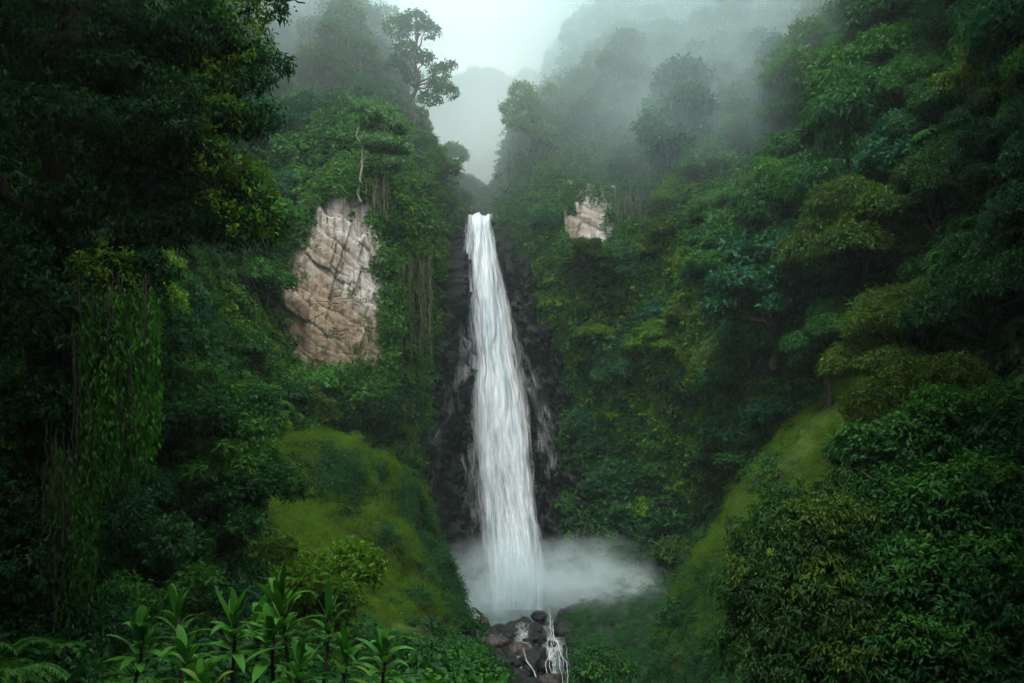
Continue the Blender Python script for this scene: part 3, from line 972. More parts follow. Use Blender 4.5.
PROTO = {}   # name -> (crown mesh, trunk mesh)
def proto(name, lobes, trunk_r=0.22, **kw):
    c = crown_mesh(name + '_crown', lobes, **kw)
    c.materials.append(LM['deep'])
    tips = [np.array(l[0]) + np.array([0, 0, -0.1]) for l in lobes]
    zmin = min(l[0][2] for l in lobes)
    tr = limbs_mesh(name + '_trunk', (0, 0, -1.5), (0.1, 0, max(0.6, zmin - 0.9)), tips, trunk_r)
    tr.materials.append(BARK)
    PROTO[name] = (c, tr)

proto('round_a', dome_lobes(9, 2.3, 2.0, 1.25, 0.75, 2.0, 1), dens=11, nleaf=8, spread=0.42, L=0.34, W=0.18, droop=0.4)
proto('round_b', dome_lobes(12, 2.8, 1.6, 1.05, 0.8, 1.8, 2), dens=12, nleaf=8, spread=0.40, L=0.31, W=0.16, droop=0.4)
proto('layered', [((0, 0, 4.6), (1.7, 1.7, 0.75)), ((1.6, 0.4, 3.8), (1.6, 1.5, 0.45)), ((-1.5, -0.5, 3.5), (1.7, 1.5, 0.5)), ((0.5, -1.7, 3.0), (1.6, 1.4, 0.5)), ((-0.8, 1.5, 2.9), (1.6, 1.5, 0.5)), ((1.9, -1.2, 2.3), (1.3, 1.3, 0.45)), ((-2.2, -1.6, 2.2), (1.3, 1.3, 0.45))],
      dens=11, nleaf=7, spread=0.40, L=0.31, W=0.15, droop=0.4, low=-0.4)
proto('tall', [((0, 0, 7.2), (1.3, 1.3, 1.0)), ((0.9, 0.5, 6.0), (1.3, 1.2, 0.9)), ((-1.0, -0.3, 5.5), (1.3, 1.2, 0.9)), ((0.3, -1.0, 4.6), (1.3, 1.2, 0.9)), ((-0.4, 1.0, 4.3), (1.2, 1.2, 0.9)), ((1.2, -0.4, 3.5), (1.1, 1.1, 0.8)), ((-1.3, 0.2, 3.2), (1.1, 1.1, 0.8))],
      dens=9, nleaf=7, spread=0.40, L=0.40, W=0.20, droop=0.5)
_l = dome_lobes(10, 2.2, 1.9, 1.0, 0.8, 3.2, 5)
_s = [(l[0][0] + rng.uniform(-.9, .9), l[0][1] + rng.uniform(-.9, .9), l[0][2] - 0.2) for l in _l for k in range(5)]
proto('draped', _l, dens=12, nleaf=8, spread=0.40, L=0.32, W=0.12, droop=0.8, extra=strands(_s, rng.uniform(1.2, 3.6, len(_s)), 0.30, 0.11, 0.10))
proto('feathery', dome_lobes(16, 2.4, 2.6, 0.75, 0.7, 2.2, 6), dens=14, nleaf=10, spread=0.34, L=0.34, W=0.08, droop=0.7)
proto('round_fine', dome_lobes(12, 2.5, 2.0, 1.05, 0.75, 2.0, 11), dens=17, nleaf=8, spread=0.3, L=0.22, W=0.11, droop=0.45)
proto('draped_fine', dome_lobes(14, 2.4, 2.4, 0.95, 0.8, 2.2, 12), dens=17, nleaf=8, spread=0.3, L=0.24, W=0.09, droop=0.8)
proto('layered_fine', [(l[0], (l[1][0], l[1][1], l[1][2] * 0.8)) for l in dome_lobes(11, 2.4, 2.4, 1.3, 0.8, 2.4, 13)], dens=18, nleaf=8, spread=0.3, L=0.2, W=0.1, droop=0.4)
proto('added_shade_canopy', dome_lobes(12, 3.4, 1.6, 1.5, 0.7, 6.0, 9), dens=7, nleaf=7, spread=0.5, L=0.55, W=0.32, droop=0.3, low=-0.8)
proto('shrub', dome_lobes(7, 1.2, 0.7, 0.7, 0.8, 0.4, 7), trunk_r=0.08, dens=16, nleaf=7, spread=0.26, L=0.22, W=0.11, droop=0.3)
proto('shrub_b', dome_lobes(9, 1.5, 0.6, 0.6, 0.8, 0.4, 8), trunk_r=0.08, dens=16, nleaf=7, spread=0.26, L=0.26, W=0.09, droop=0.55)

first_used = set()
def plant(kind, name, loc, scale, rot, mat, label, cat, group, tilt=(0, 0), trunk=True, squash=1.0, bark=None):
    e = empty(name, loc, label, cat, group)
    e.scale = (scale, scale, scale * squash)
    e.rotation_euler = (tilt[0], tilt[1], rot)
    c, tr = PROTO[kind]
    o = bpy.data.objects.new('crown', c)
    COL.objects.link(o)
    o.parent = e
    o.material_slots[0].link = 'OBJECT'
    o.material_slots[0].material = LM[mat]
    if trunk:
        t2 = bpy.data.objects.new('trunk', tr)
        COL.objects.link(t2)
        t2.parent = e
        if bark:
            t2.material_slots[0].link = 'OBJECT'
            t2.material_slots[0].material = bark
    return e

# ---- where plants may grow on the gorge walls
CLIFF_P = [(283, 215), (328, 152), (356, 158), (380, 190), (392, 290), (388, 395), (350, 395), (318, 350), (292, 330), (280, 260)]
FALLS_P = [(440, 235), (463, 212), (493, 212), (530, 240), (552, 330), (564, 420), (585, 490), (598, 560), (600, 620), (400, 620), (412, 470), (425, 380)]
TRUNK_P = [(345, 100), (408, 100), (408, 190), (345, 190)]
WISP_P = [(500, 80), (560, 80), (562, 165), (505, 165)]
HUMP_P = [(255, 455), (300, 432), (360, 438), (412, 480), (448, 560), (460, 620), (300, 640), (240, 560)]
RIDGE_P = [(850, 372), (895, 395), (850, 460), (770, 540), (720, 640), (660, 640), (690, 550), (760, 460), (812, 400)]
PATCH_P = [(568, 185), (612, 185), (616, 240), (570, 245)]

flat = Wg.reshape(-1, 3)
fn = wall_n.reshape(-1, 3)
gw = np.roll(Wg, -1, 0)
ea = np.linalg.norm(np.cross(gw - Wg, np.gradient(Wg, axis=1)), axis=-1).ravel()
px_all, py_all = proj(flat)
vis = (flat[:, 1] > 12) & (px_all > -60) & (px_all < 1090) & (py_all > -90) & (py_all < 690)
excl = inside(px_all, py_all, CLIFF_P) | inside(px_all, py_all, FALLS_P) | inside(px_all, py_all, PATCH_P)
facing = np.sum(fn * unit(-flat), -1)

def sample_wall(n, mask, wt=None):
    wgt = ea * mask * (1 if wt is None else wt)
    idx = rng.choice(len(flat), n, p=wgt / wgt.sum())
    return flat[idx] + rng.normal(0, 0.35, (n, 3)), fn[idx], px_all[idx], py_all[idx]

# ---- the trees of the forest on the walls
ZONES = {  # label, group
    'upper': ('mist veiled green tree on the forest slope above the bare cliff', 'misty trees above the bare cliff'),
    'below': ('leafy green tree on the slope between the big dark tree and the bare cliff', 'trees on the slope below the bare cliff'),
    'spur': ('green tree on the steep spur between the bare cliff and the waterfall', 'trees on the spur beside the waterfall'),
    'mist': ('mist veiled tree high on the slope above the pale rock patch', 'misty trees above the pale rock patch'),
    'wallside': ('leafy tree on the green wall between the waterfall and the moss ridge', 'trees on the green wall beside the waterfall'),
    'slope': ('dense rainforest tree on the dark slope above the moss ridge', 'trees on the slope above the moss ridge'),
    'edge': ('shaded tree low on the dark slope behind the foreground bushes', 'shaded trees behind the foreground bushes'),
}
def zone_of(px, py):
    if px < 385:
        return 'upper' if py < 190 + max(0, 250 - px) * 0.6 else 'below'
    if px < 478:
        return 'spur'
    if py < 205 and px < 800:
        return 'mist'
    if px < 730:
        return 'wallside'
    if py < 400:
        return 'slope'
    return 'edge'

P, Nn, PX, PY = sample_wall(9000, vis & ~excl & (fn[:, 2] > -0.35))
placed = []
big = [  # hand placed landmark trees: kind, px, py of crown middle, Y, crown width px, leaf, label
    ('round_b', 775, 285, 56, 95, 'blue', 'big bluish green round crowned tree in the middle of the dark slope'),
    ('layered_fine', 858, 225, 50, 105, 'olive', 'yellowish green layered tree above the bluish round tree'),
    ('layered_fine', 945, 185, 46, 110, 'russet', 'tree with brownish flower heads among its layered crown'),
    ('round_fine', 1000, 150, 42, 100, 'blue', 'bright topped green tree high beside the brownish flowering tree'),
    ('draped', 868, 110, 58, 120, 'deep', 'big creeper draped tree at the head of the dark gully'),
    ('draped_fine', 908, 82, 56, 60, 'mid', 'bright feathery green tree over the draped tree'),
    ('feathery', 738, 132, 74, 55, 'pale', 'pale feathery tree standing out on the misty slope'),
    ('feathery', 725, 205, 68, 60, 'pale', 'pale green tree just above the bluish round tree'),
    ('round_a', 718, 255, 64, 60, 'mid', 'light green bushy tree beside the bluish round tree'),
    ('draped', 715, 85, 82, 95, 'deep', 'dark draped tree inside the drifting cloud'),
    ('round_a', 590, 250, 74, 36, 'olive', 'small olive bush tree under the pale rock patch'),
    ('draped_fine', 985, 290, 38, 130, 'deep', 'large dark tree at the picture edge below the flowering tree'),
    ('layered_fine', 905, 330, 42, 110, 'olive', 'olive leaved tree leaning over the top of the moss ridge'),
    ('draped_fine', 830, 330, 50, 70, 'deep', 'narrow dark tree at the head of the moss ridge'),
]
used_lab = set()
for kind, px, py, Yd, wd, mt, lab in big:
    c, _ = PROTO[kind]
    b = np.array([v.co[:] for v in c.vertices])
    wid = (np.percentile(b[:, 0], 97) - np.percentile(b[:, 0], 3))
    midz = np.percentile(b[:, 2], 55)
    s_ = wd * Yd / F / wid
    p = np.array(at(px, py, Yd))
    p[2] -= midz * s_
    plant(kind, 'rainforest_tree', tuple(p), s_, random.uniform(0, 6.28), mt, lab, 'tree', 'landmark trees on the far slope')
    placed.append((p[0], p[1], p[2] + midz * s_ * 0.5, 2.4 * s_))
pl = np.array(placed)
kinds = ['round_a', 'round_b', 'layered', 'tall', 'draped', 'feathery']
count = {z: 0 for z in ZONES}
CAP = {'upper': 56, 'below': 36, 'spur': 30, 'mist': 56, 'wallside': 34, 'slope': 48, 'edge': 18}
for p, n_, px, py in zip(P, Nn, PX, PY):
    z = zone_of(px, py)
    if count[z] >= CAP[z]:
        continue
    far = p[1]
    s_ = {'upper': 1.0, 'below': 0.72, 'spur': 0.62, 'mist': 1.05, 'wallside': 0.6, 'slope': 0.95, 'edge': 0.8}[z] * random.uniform(0.85, 1.75)
    rad = 2.0 * s_
    if len(pl) and np.min(np.linalg.norm(pl[:, :3] - p, axis=1) - pl[:, 3] * 0.62) < rad * 0.72:
        continue
    if far < 30:
        continue
    cxp, cyp = proj(p + np.array([0, 0, 1.6 * s_]))
    hw = 2.3 * s_ * F / p[1]
    if z == 'mist' and cxp - hw < np.interp(cyp, [-50, 0, 60, 105, 190], [630, 603, 560, 520, 492]):
        continue
    if any(inside(np.array(cxp + a_ * hw), np.array(cyp + b_ * hw), PG) for PG, yl in ((CLIFF_P, 74), (TRUNK_P, 84), (WISP_P, 100), (HUMP_P, 62), (RIDGE_P, 53), (FALLS_P, 90), (PATCH_P, 78)) if p[1] < yl for a_, b_ in ((0, 0), (0.7, 0), (-0.7, 0), (0, 0.7), (0, -0.8))):
        continue
    k = random.choices(kinds, {'upper': (4, 4, 2, 2, 3, 2), 'below': (4, 3, 3, 0, 2, 2), 'spur': (3, 3, 0, 1, 4, 2), 'mist': (3, 3, 3, 1, 4, 2), 'wallside': (3, 4, 1, 0, 4, 1), 'slope': (3, 4, 3, 1, 3, 1), 'edge': (3, 3, 2, 0, 3, 1)}[z])[0]
    if far < 52:
        k = {'round_a': 'round_fine', 'round_b': 'round_fine', 'tall': 'round_fine', 'layered': 'layered_fine', 'draped': 'draped_fine', 'feathery': 'draped_fine'}[k]
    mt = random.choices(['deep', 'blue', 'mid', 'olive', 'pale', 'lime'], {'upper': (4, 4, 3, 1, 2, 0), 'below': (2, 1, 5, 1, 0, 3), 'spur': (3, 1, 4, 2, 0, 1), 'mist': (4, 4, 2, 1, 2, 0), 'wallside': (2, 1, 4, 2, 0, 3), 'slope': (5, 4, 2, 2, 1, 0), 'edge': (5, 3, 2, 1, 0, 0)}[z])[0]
    if px > 830 or (far < 50 and px > 500):  # darker leaf colours paint shade into the outer and near slope trees
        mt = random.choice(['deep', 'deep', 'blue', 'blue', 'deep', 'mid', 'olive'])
    q = p - n_ * 0.5 * s_
    q = q - np.array([0, 0, 1.4 * s_])
    lab, grp = ZONES[z]
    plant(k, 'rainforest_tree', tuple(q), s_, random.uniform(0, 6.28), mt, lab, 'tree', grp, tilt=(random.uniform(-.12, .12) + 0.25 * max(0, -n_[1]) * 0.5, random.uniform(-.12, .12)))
    pl = np.vstack([pl, [*p, rad]]) if len(pl) else np.array([[*p, rad]])
    count[z] += 1
print('forest trees', count)

# ---- unseen trees added beside and behind the viewpoint to shade corner and slope
for x_, y_, z_, s_ in [(-15, 8, 2, 1.9), (-6, -11, -1, 1.8), (1, -9, 0, 2.1), (8, -5, -1, 1.9), (12, 3, -1, 1.9), (15, 10, 2, 2.0), (4, -16, 0, 2.1), (-8, -15, 0, 2.1), (17, 20, 7, 1.9), (24, 26, 12, 2.2), (30, 36, 18, 2.2), (36, 47, 26, 2.2), (-15, 17, 5, 2.0)]:
    plant('added_shade_canopy', 'added_shade_tree', (x_, y_, z_), s_, random.uniform(0, 6.28), 'deep', 'tall unseen tree added to shade the near end of the gorge', 'tree', 'unseen trees added to shade the view')

# ---- skyline trees with airy crowns
def airy_tree(name, base, top, lobes, leafkind, bark, r0, label, L=0.26, W=0.11, dens=7, nleaf=6, forks=None):
    e = empty(name, base, label, 'tree')
    b = np.array(base)
    lob = [((np.array(at(px, py, Yd)) - b), (r, r, r * 0.62)) for px, py, Yd, r in lobes]
    tp = np.array(top) - b
    parts_ = [tube(curve_path((0, 0, -1), tp, 12, 0, 0.25), np.linspace(r0, r0 * 0.35, 12), 8, 0.05)]
    for c, r in lob:
        c = np.array(c)
        f = np.clip(c[2] / max(tp[2], 0.1) - 0.25, 0.35, 0.97)
        parts_.append(tube(curve_path(tp * f, c, 7, -0.05, 0.3), np.linspace(r0 * 0.4, r0 * 0.1, 7), 6))
    V, Q = join(parts_)
    link('trunk', mesh_of('trunk', V, Q, True), bark, e)
    link('crown', crown_mesh('crown', lob, dens * 1.25, nleaf, 0.45, L * 1.35, W * 1.7, 0.4), LM[leafkind], e)
    return e

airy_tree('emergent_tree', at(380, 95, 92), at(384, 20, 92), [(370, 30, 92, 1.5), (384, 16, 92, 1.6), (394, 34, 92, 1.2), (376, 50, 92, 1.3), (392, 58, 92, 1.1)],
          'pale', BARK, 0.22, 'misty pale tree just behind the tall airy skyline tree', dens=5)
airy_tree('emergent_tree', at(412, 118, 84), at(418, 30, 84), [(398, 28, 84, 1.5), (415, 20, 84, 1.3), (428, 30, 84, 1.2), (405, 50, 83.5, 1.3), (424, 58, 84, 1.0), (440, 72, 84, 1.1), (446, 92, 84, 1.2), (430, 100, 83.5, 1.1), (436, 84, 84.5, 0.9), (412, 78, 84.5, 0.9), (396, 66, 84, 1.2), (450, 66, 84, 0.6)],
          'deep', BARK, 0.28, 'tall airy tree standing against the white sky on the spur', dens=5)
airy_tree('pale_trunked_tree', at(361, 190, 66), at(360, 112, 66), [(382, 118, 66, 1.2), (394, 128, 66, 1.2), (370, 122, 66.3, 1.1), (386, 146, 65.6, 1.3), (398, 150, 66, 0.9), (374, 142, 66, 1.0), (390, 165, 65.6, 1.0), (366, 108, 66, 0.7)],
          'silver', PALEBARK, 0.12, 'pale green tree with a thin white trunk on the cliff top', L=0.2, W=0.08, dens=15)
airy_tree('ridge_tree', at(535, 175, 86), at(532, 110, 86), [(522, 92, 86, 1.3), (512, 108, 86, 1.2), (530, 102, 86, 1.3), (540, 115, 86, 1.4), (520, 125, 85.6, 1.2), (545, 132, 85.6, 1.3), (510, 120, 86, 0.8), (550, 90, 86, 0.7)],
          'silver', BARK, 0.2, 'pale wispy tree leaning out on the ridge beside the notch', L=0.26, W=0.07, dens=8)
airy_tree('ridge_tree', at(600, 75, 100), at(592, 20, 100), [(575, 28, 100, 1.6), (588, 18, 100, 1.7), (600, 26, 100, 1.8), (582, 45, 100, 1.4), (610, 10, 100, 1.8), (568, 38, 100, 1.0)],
          'blue', BARK, 0.25, 'dark misty tree high on the ridge edge against the sky', dens=6)

# ---- undergrowth: countless small leaves covering walls, banks and hill
def clump(name, mat, n, size, L, W, droop, hang=0.0):
    C = rng.normal(0, 1, (n, 3)) * np.array([size, size, size * 0.5])
    O = unit(C + np.array([0, 0, 0.3 * size]))
    P_, D_, N__, L_, W_ = twig_leaves(C, O, 6, 0.2, L, W, droop)
    V, T = leaf_tris(P_, D_, N__, L_, W_)
    me = mesh_of(name, V, T)
    me.materials.append(mat)
    return bpy.data.objects.new(name, me)      # kept out of the scene: only scattered

def fern_clump(name, mat, fronds, length, L, W):
    P_, D_, N__ = [], [], []
    for k in range(fronds):
        a = k * 2.4 + rng.uniform(-.3, .3)
        d = np.array([math.cos(a), math.sin(a), 0])
        t = np.linspace(0.08, 1, 16)
        ln = length * rng.uniform(0.7, 1.15)
        sp = d[None] * (t * ln * 0.9)[:, None]
        sp[:, 2] = ln * (0.75 * t - 0.75 * t ** 2.2)
        sd = np.array([-d[1], d[0], 0])
        for sgn in (-1, 1):
            P_.append(sp)
            D_.append(np.tile(sd * sgn + d * 0.5 + np.array([0, 0, -0.25]), (16, 1)))
            N__.append(np.tile(np.array([0, 0, 1.0]) + d * 0.2, (16, 1)))
    P_, D_, N__ = np.vstack(P_), np.vstack(D_), np.vstack(N__)
    V, T = leaf_tris(P_, D_, N__, L * rng.uniform(0.6, 1.1, len(P_)), W)
    me = mesh_of(name, V, T)
    me.materials.append(mat)
    return bpy.data.objects.new(name, me)

def scatter(name, src, pts, nrm_, scl, lean=0.5):
    """one 'stuff' object: the source clump on every point"""
    k = len(pts)
    me = bpy.data.meshes.new(name)
    me.vertices.add(k)
    me.vertices.foreach_set('co', np.asarray(pts, np.float32).ravel())
    up = unit(np.asarray(nrm_) * lean + np.array([0, 0, 1 - lean]))
    rx = np.arctan2(-up[:, 1], up[:, 2])
    ry = np.arcsin(np.clip(up[:, 0], -1, 1))
    spin = rng.uniform(0, 6.28, k)
    # euler XYZ: spin about own axis first needs a combined rotation, so keep spin small in lean and full in z
    rot = np.stack([rx * np.cos(spin) + ry * np.sin(spin), -rx * np.sin(spin) + ry * np.cos(spin), spin], -1)
    a = me.attributes.new('rot', 'FLOAT_VECTOR', 'POINT')
    a.data.foreach_set('vector', rot.astype(np.float32).ravel())
    a = me.attributes.new('scl', 'FLOAT', 'POINT')
    a.data.foreach_set('value', np.asarray(scl, np.float32))
    o = link(name, me, None, kind='stuff')
    g = bpy.data.node_groups.new(name, 'GeometryNodeTree')
    g.interface.new_socket('Geometry', in_out='INPUT', socket_type='NodeSocketGeometry')
    g.interface.new_socket('Geometry', in_out='OUTPUT', socket_type='NodeSocketGeometry')
    gi, go = g.nodes.new('NodeGroupInput'), g.nodes.new('NodeGroupOutput')
    iop = g.nodes.new('GeometryNodeInstanceOnPoints')
    ob = g.nodes.new('GeometryNodeObjectInfo')
    ob.inputs['Object'].default_value = src
    ob.inputs['As Instance'].default_value = True
    r_ = g.nodes.new('GeometryNodeInputNamedAttribute')
    r_.data_type = 'FLOAT_VECTOR'
    r_.inputs['Name'].default_value = 'rot'
    s2 = g.nodes.new('GeometryNodeInputNamedAttribute')
    s2.data_type = 'FLOAT'
    s2.inputs['Name'].default_value = 'scl'
    g.links.new(gi.outputs[0], iop.inputs['Points'])
    g.links.new(ob.outputs['Geometry'], iop.inputs['Instance'])
    g.links.new(r_.outputs['Attribute'], iop.inputs['Rotation'])
    g.links.new(s2.outputs['Attribute'], iop.inputs['Scale'])
    g.links.new(iop.outputs[0], go.inputs[0])
    md = o.modifiers.new('scatter', 'NODES')
    md.node_group = g
    return o

CL_deep = clump('deep_clump', LM['deep'], 20, 0.55, 0.38, 0.21, 0.35)
CL_mid = clump('mid_clump', LM['mid'], 20, 0.55, 0.38, 0.22, 0.4)
CL_lime = clump('lime_clump', LM['lime'], 16, 0.5, 0.42, 0.34, 0.7)
CL_olive = clump('olive_clump', LM['olive'], 18, 0.55, 0.34, 0.16, 0.5)
CL_fern = fern_clump('fern_clump', LM['mid'], 9, 1.0, 0.26, 0.07)

EX2 = excl
def zone_w(poly_fn):
    return poly_fn(px_all, py_all)
wide = vis | ((flat[:, 1] > 2) & (px_all > -300) & (px_all < 1400) & (py_all > -500))
p1 = sample_wall(15000, wide & ~EX2)
scatter('dark_undergrowth', CL_deep, p1[0], p1[1], rng.uniform(0.7, 1.5, 15000), 0.6)
mask_l = vis & ~EX2 & (fbm(flat * 0.13, 3, 77) > -0.05)
p2 = sample_wall(8000, mask_l)
scatter('green_undergrowth', CL_mid, p2[0] + p2[1] * 0.2, p2[1], rng.uniform(0.6, 1.3, 8000), 0.6)
mask_y = vis & ~EX2 & (((px_all > 525) & (px_all < 720) & (py_all > 230) & (py_all < 500)) | ((px_all > 150) & (px_all < 330) & (py_all > 270) & (py_all < 440)) | ((px_all > 395) & (px_all < 465) & (py_all > 180)))
p3 = sample_wall(4200, mask_y, 0.2 + (fbm(flat * 0.2, 3, 78) > 0))
scatter('creeper_leaves', CL_lime, p3[0] + p3[1] * 0.35, p3[1], rng.uniform(0.4, 0.9, 4200), 0.7)
p4 = sample_wall(2600, vis & ~EX2 & (py_all > 200))
scatter('olive_undergrowth', CL_olive, p4[0] + p4[1] * 0.3, p4[1], rng.uniform(0.5, 1.0, 2600), 0.6)
p5 = sample_wall(1600, vis & ~EX2 & (flat[:, 1] < 70))
scatter('fern_undergrowth', CL_fern, p5[0] + p5[1] * 0.5, p5[1], rng.uniform(0.6, 1.2, 1600), 0.5)

# far wood on the hill in the notch
FT = bpy.data.objects.new('far_crown', PROTO['round_a'][0])
hp = Hg.reshape(-1, 3)
hn = Hn.reshape(-1, 3)
hx, hy = proj(hp)
ok = np.where((hx > 400) & (hx < 600) & (hy < 260))[0]
ii = rng.choice(ok, 900)
scatter('far_wood', FT, hp[ii] + rng.normal(0, 1.5, (900, 3)) - np.array([0, 0, 2]), hn[ii], rng.uniform(1.0, 2.0, 900), 0.2)

# moss tufts and ferns on the spur, ridge and bank
def scatter_grid(name, src, G, n_, k, cond, smin, smax, lift=0.0, lean=0.7):
    g = G.reshape(-1, 3)
    q = n_.reshape(-1, 3)
    gx_, gy_ = proj(g)
    idx = np.where(cond(gx_, gy_, g))[0]
    ii_ = rng.choice(idx, k)
    return scatter(name, src, g[ii_] + rng.normal(0, 0.25, (k, 3)) + q[ii_] * lift, q[ii_], rng.uniform(smin, smax, k), lean)

MD = clump('dark_moss_tuft', LM['deep'], 14, 0.22, 0.12, 0.05, 0.1)
MO = clump('moss_tuft', LM['mossy'], 16, 0.22, 0.09, 0.045, 0.1)
HUz = HUn[..., 2].ravel()
scatter_grid('spur_moss', MO, HUg, HUn, 10000, lambda a, b, g: (HUz + 0.6 * fbm(g * 0.4, 4, 64) > 0.30) & (b < 620), 0.35, 0.9, 0)
scatter_grid('spur_dark_moss', MD, HUg, HUn, 6000, lambda a, b, g: (HUz + 0.6 * fbm(g * 0.4, 4, 64) < 0.30) & (fbm(g * 0.9, 3, 69) > -0.12), 0.5, 1.5, 0)
scatter_grid('ridge_moss', MO, RIg, RIn, 11000, lambda a, b, g: (b < 640) & (fbm(g * 0.45, 3, 66) > -0.3), 0.35, 0.9, 0)
scatter_grid('ridge_shade_tufts', MD, RIg, RIn, 3500, lambda a, b, g: b > 560, 0.5, 1.4, 0)  # dark tufts put the shade of the lower ridge into colour
scatter_grid('spur_undergrowth', CL_deep, HUg, HUn, 260, lambda a, b, g: (fbm(g * 0.35, 3, 61) > 0.5) | (b > 610) | (a < 262), 0.3, 0.8, -0.05)
WEn = normals(WEg)
WEn = np.where(WEn[..., 1:2] > 0, -WEn, WEn)
scatter_grid('cave_undergrowth', CL_deep, WEg, WEn, 480, lambda a, b, g: (a > 575 + (b - 400) * 0.25) & (b < 620), 0.5, 1.3, 0)
scatter_grid('rock_edge_undergrowth', CL_mid, WEg, WEn, 160, lambda a, b, g: ((a < 412) | (a > 562)) & (b < 600), 0.5, 1.0, 0)
scatter_grid('bank_moss', MD, BAg, BAn, 5000, lambda a, b, g: fbm(g * 0.4, 3, 65) > -0.1, 0.4, 1.0, 0)
def rim_scatter(name, src, G, k, wdt, smin, smax):
    iu = np.linspace(0, 1, G.shape[0])[:, None]
    iv = np.linspace(0, 1, G.shape[1])[None, :]
    rim = np.minimum(np.minimum(iu, 1 - iu), np.minimum(iv, 1 - iv)) + 0.11 * fbm(G * 0.5, 3, 91)
    n_ = normals(G)
    n_ = np.where(n_[..., 1:2] > 0, -n_, n_)
    g, q = G[(rim < wdt) & (rim > 0.03)], n_[(rim < wdt) & (rim > 0.03)]
    i_ = rng.choice(len(g), k)
    scatter(name, src, g[i_] + rng.normal(0, 0.2, (k, 3)) + q[i_] * 0.2, q[i_], rng.uniform(smin, smax, k), 0.6)
rim_scatter('cliff_edge_leaves', CL_mid, CLg, 520, 0.14, 0.4, 1.0)
rim_scatter('cliff_edge_olive_leaves', CL_olive, CLg, 320, 0.17, 0.3, 0.8)
cf = CLg.reshape(-1, 3)
cn_ = normals(CLg)
cn_ = np.where(cn_[..., 1:2] > 0, -cn_, cn_).reshape(-1, 3)
led = np.where((cn_[:, 2] > 0.45) & (fbm(cf * 0.35, 3, 95) > 0.05))[0]
ii = rng.choice(led, 70)
scatter('ledge_tufts', CL_olive, cf[ii] + cn_[ii] * 0.1, cn_[ii], rng.uniform(0.2, 0.55, 70), 0.4)
rim_scatter('patch_edge_leaves', CL_mid, PPg, 150, 0.21, 0.25, 0.7)
scatter_grid('spur_ferns', CL_fern, HUg, HUn, 200, lambda a, b, g: (b > 590) | (a < 270), 0.4, 0.9, 0)
scatter_grid('ridge_undergrowth', CL_deep, RIg, RIn, 420, lambda a, b, g: (fbm(g * 0.3, 3, 62) > 0.35) | (a > 880 - (b - 380) * 0.25), 0.4, 0.9, 0)
scatter_grid('bank_undergrowth', CL_deep, BAg, BAn, 420, lambda a, b, g: (fbm(g * 0.4, 3, 63) > 0.0) & (b > 625), 0.2, 0.55, 0)
FBn = normals(FBg)
FBn = np.where(FBn[..., 2:] < 0, -FBn, FBn)
scatter_grid('bank_ferns', CL_fern, FBg, FBn, 900, lambda a, b, g: (g[:, 1] > 6) & (a < 530), 0.35, 0.8, 0)
scatter_grid('foreground_undergrowth', CL_deep, FBg, FBn, 1600, lambda a, b, g: (g[:, 1] > 9) & (a < 530), 0.3, 0.7, 0)
scatter_grid('foreground_green_undergrowth', CL_mid, FBg, FBn, 500, lambda a, b, g: (g[:, 1] > 14) & (a > 200) & (a < 530), 0.3, 0.6, 0)

# ---- shrubs in the dark corner under the big tree
shr = []
for k in range(46):
    px = random.uniform(-30, 330)
    py = random.uniform(330, 690)
    if px > 235 and py < 575:
        continue
    if 60 < px < 160 and py < 480 and random.random() < 0.5:
        continue
    Yd = 17 + (690 - py) * 0.03 + px * 0.035 + random.uniform(-1, 1)
    shr.append((px, py, Yd))
for px, py, Yd in shr:
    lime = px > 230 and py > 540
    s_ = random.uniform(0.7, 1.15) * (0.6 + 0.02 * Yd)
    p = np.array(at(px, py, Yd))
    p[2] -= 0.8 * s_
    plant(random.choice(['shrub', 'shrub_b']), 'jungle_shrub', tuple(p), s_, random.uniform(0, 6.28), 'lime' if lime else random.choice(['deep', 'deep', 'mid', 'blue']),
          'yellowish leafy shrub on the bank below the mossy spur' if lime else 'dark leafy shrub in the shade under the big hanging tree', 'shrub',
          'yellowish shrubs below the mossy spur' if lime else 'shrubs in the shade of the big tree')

# ---- the big dark tree overhanging the picture
TB = np.array(at(20, 640, 15.5))
big_tree = empty('overhanging_tree', tuple(TB), 'huge dark tree with leaning limbs overhanging the near side of the gorge', 'tree')
lobes_px = [(-40, 60, 15, 95), (40, 20, 15.5, 85), (110, 30, 16, 75), (175, 20, 16.5, 62), (225, 25, 17, 45), (245, 65, 17, 36), (225, 105, 16.5, 42), (170, 90, 16, 60), (100, 120, 15.5, 75), (20, 140, 15, 85),
            (190, 165, 16.5, 48), (235, 190, 17, 38), (258, 222, 17, 26), (215, 225, 16.5, 36), (150, 195, 16, 55), (85, 220, 15.2, 65), (10, 260, 15, 75), (160, 245, 16, 34), (-20, 380, 15, 75), (60, 310, 15, 60), (-10, 500, 15, 70), (30, 420, 15.4, 55),
            (265, 2, 17, 22),
             (95, 330, 15, 55), (120, 290, 15.5, 50), (40, 560, 14.6, 62), (95, 520, 15, 50), (10, 640, 14.4, 70), (80, 630, 14.6, 48), (-30, 600, 14.4, 60), (100, 420, 15.2, 48), (70, 400, 14.9, 45)]
lobs = []
for px, py, Yd, r in lobes_px:
    rr = r * Yd / F
    if px > 60 and r > 30 and py < 300:
        for q_ in range(6):
            o2 = unit(rng.normal(size=3)) * rr * rng.uniform(0.45, 0.95) * np.array([1, 0.8, 0.75])
            k_ = rng.uniform(0.28, 0.5)
            lobs.append((np.array(at(px, py, Yd)) - TB + o2, (rr * k_ * 1.2, rr * k_ * 1.1, rr * k_ * 0.7)))
    else:
        lobs.append((np.array(at(px, py, Yd)) - TB, (rr * 1.05, rr * 1.1, rr * 0.72)))
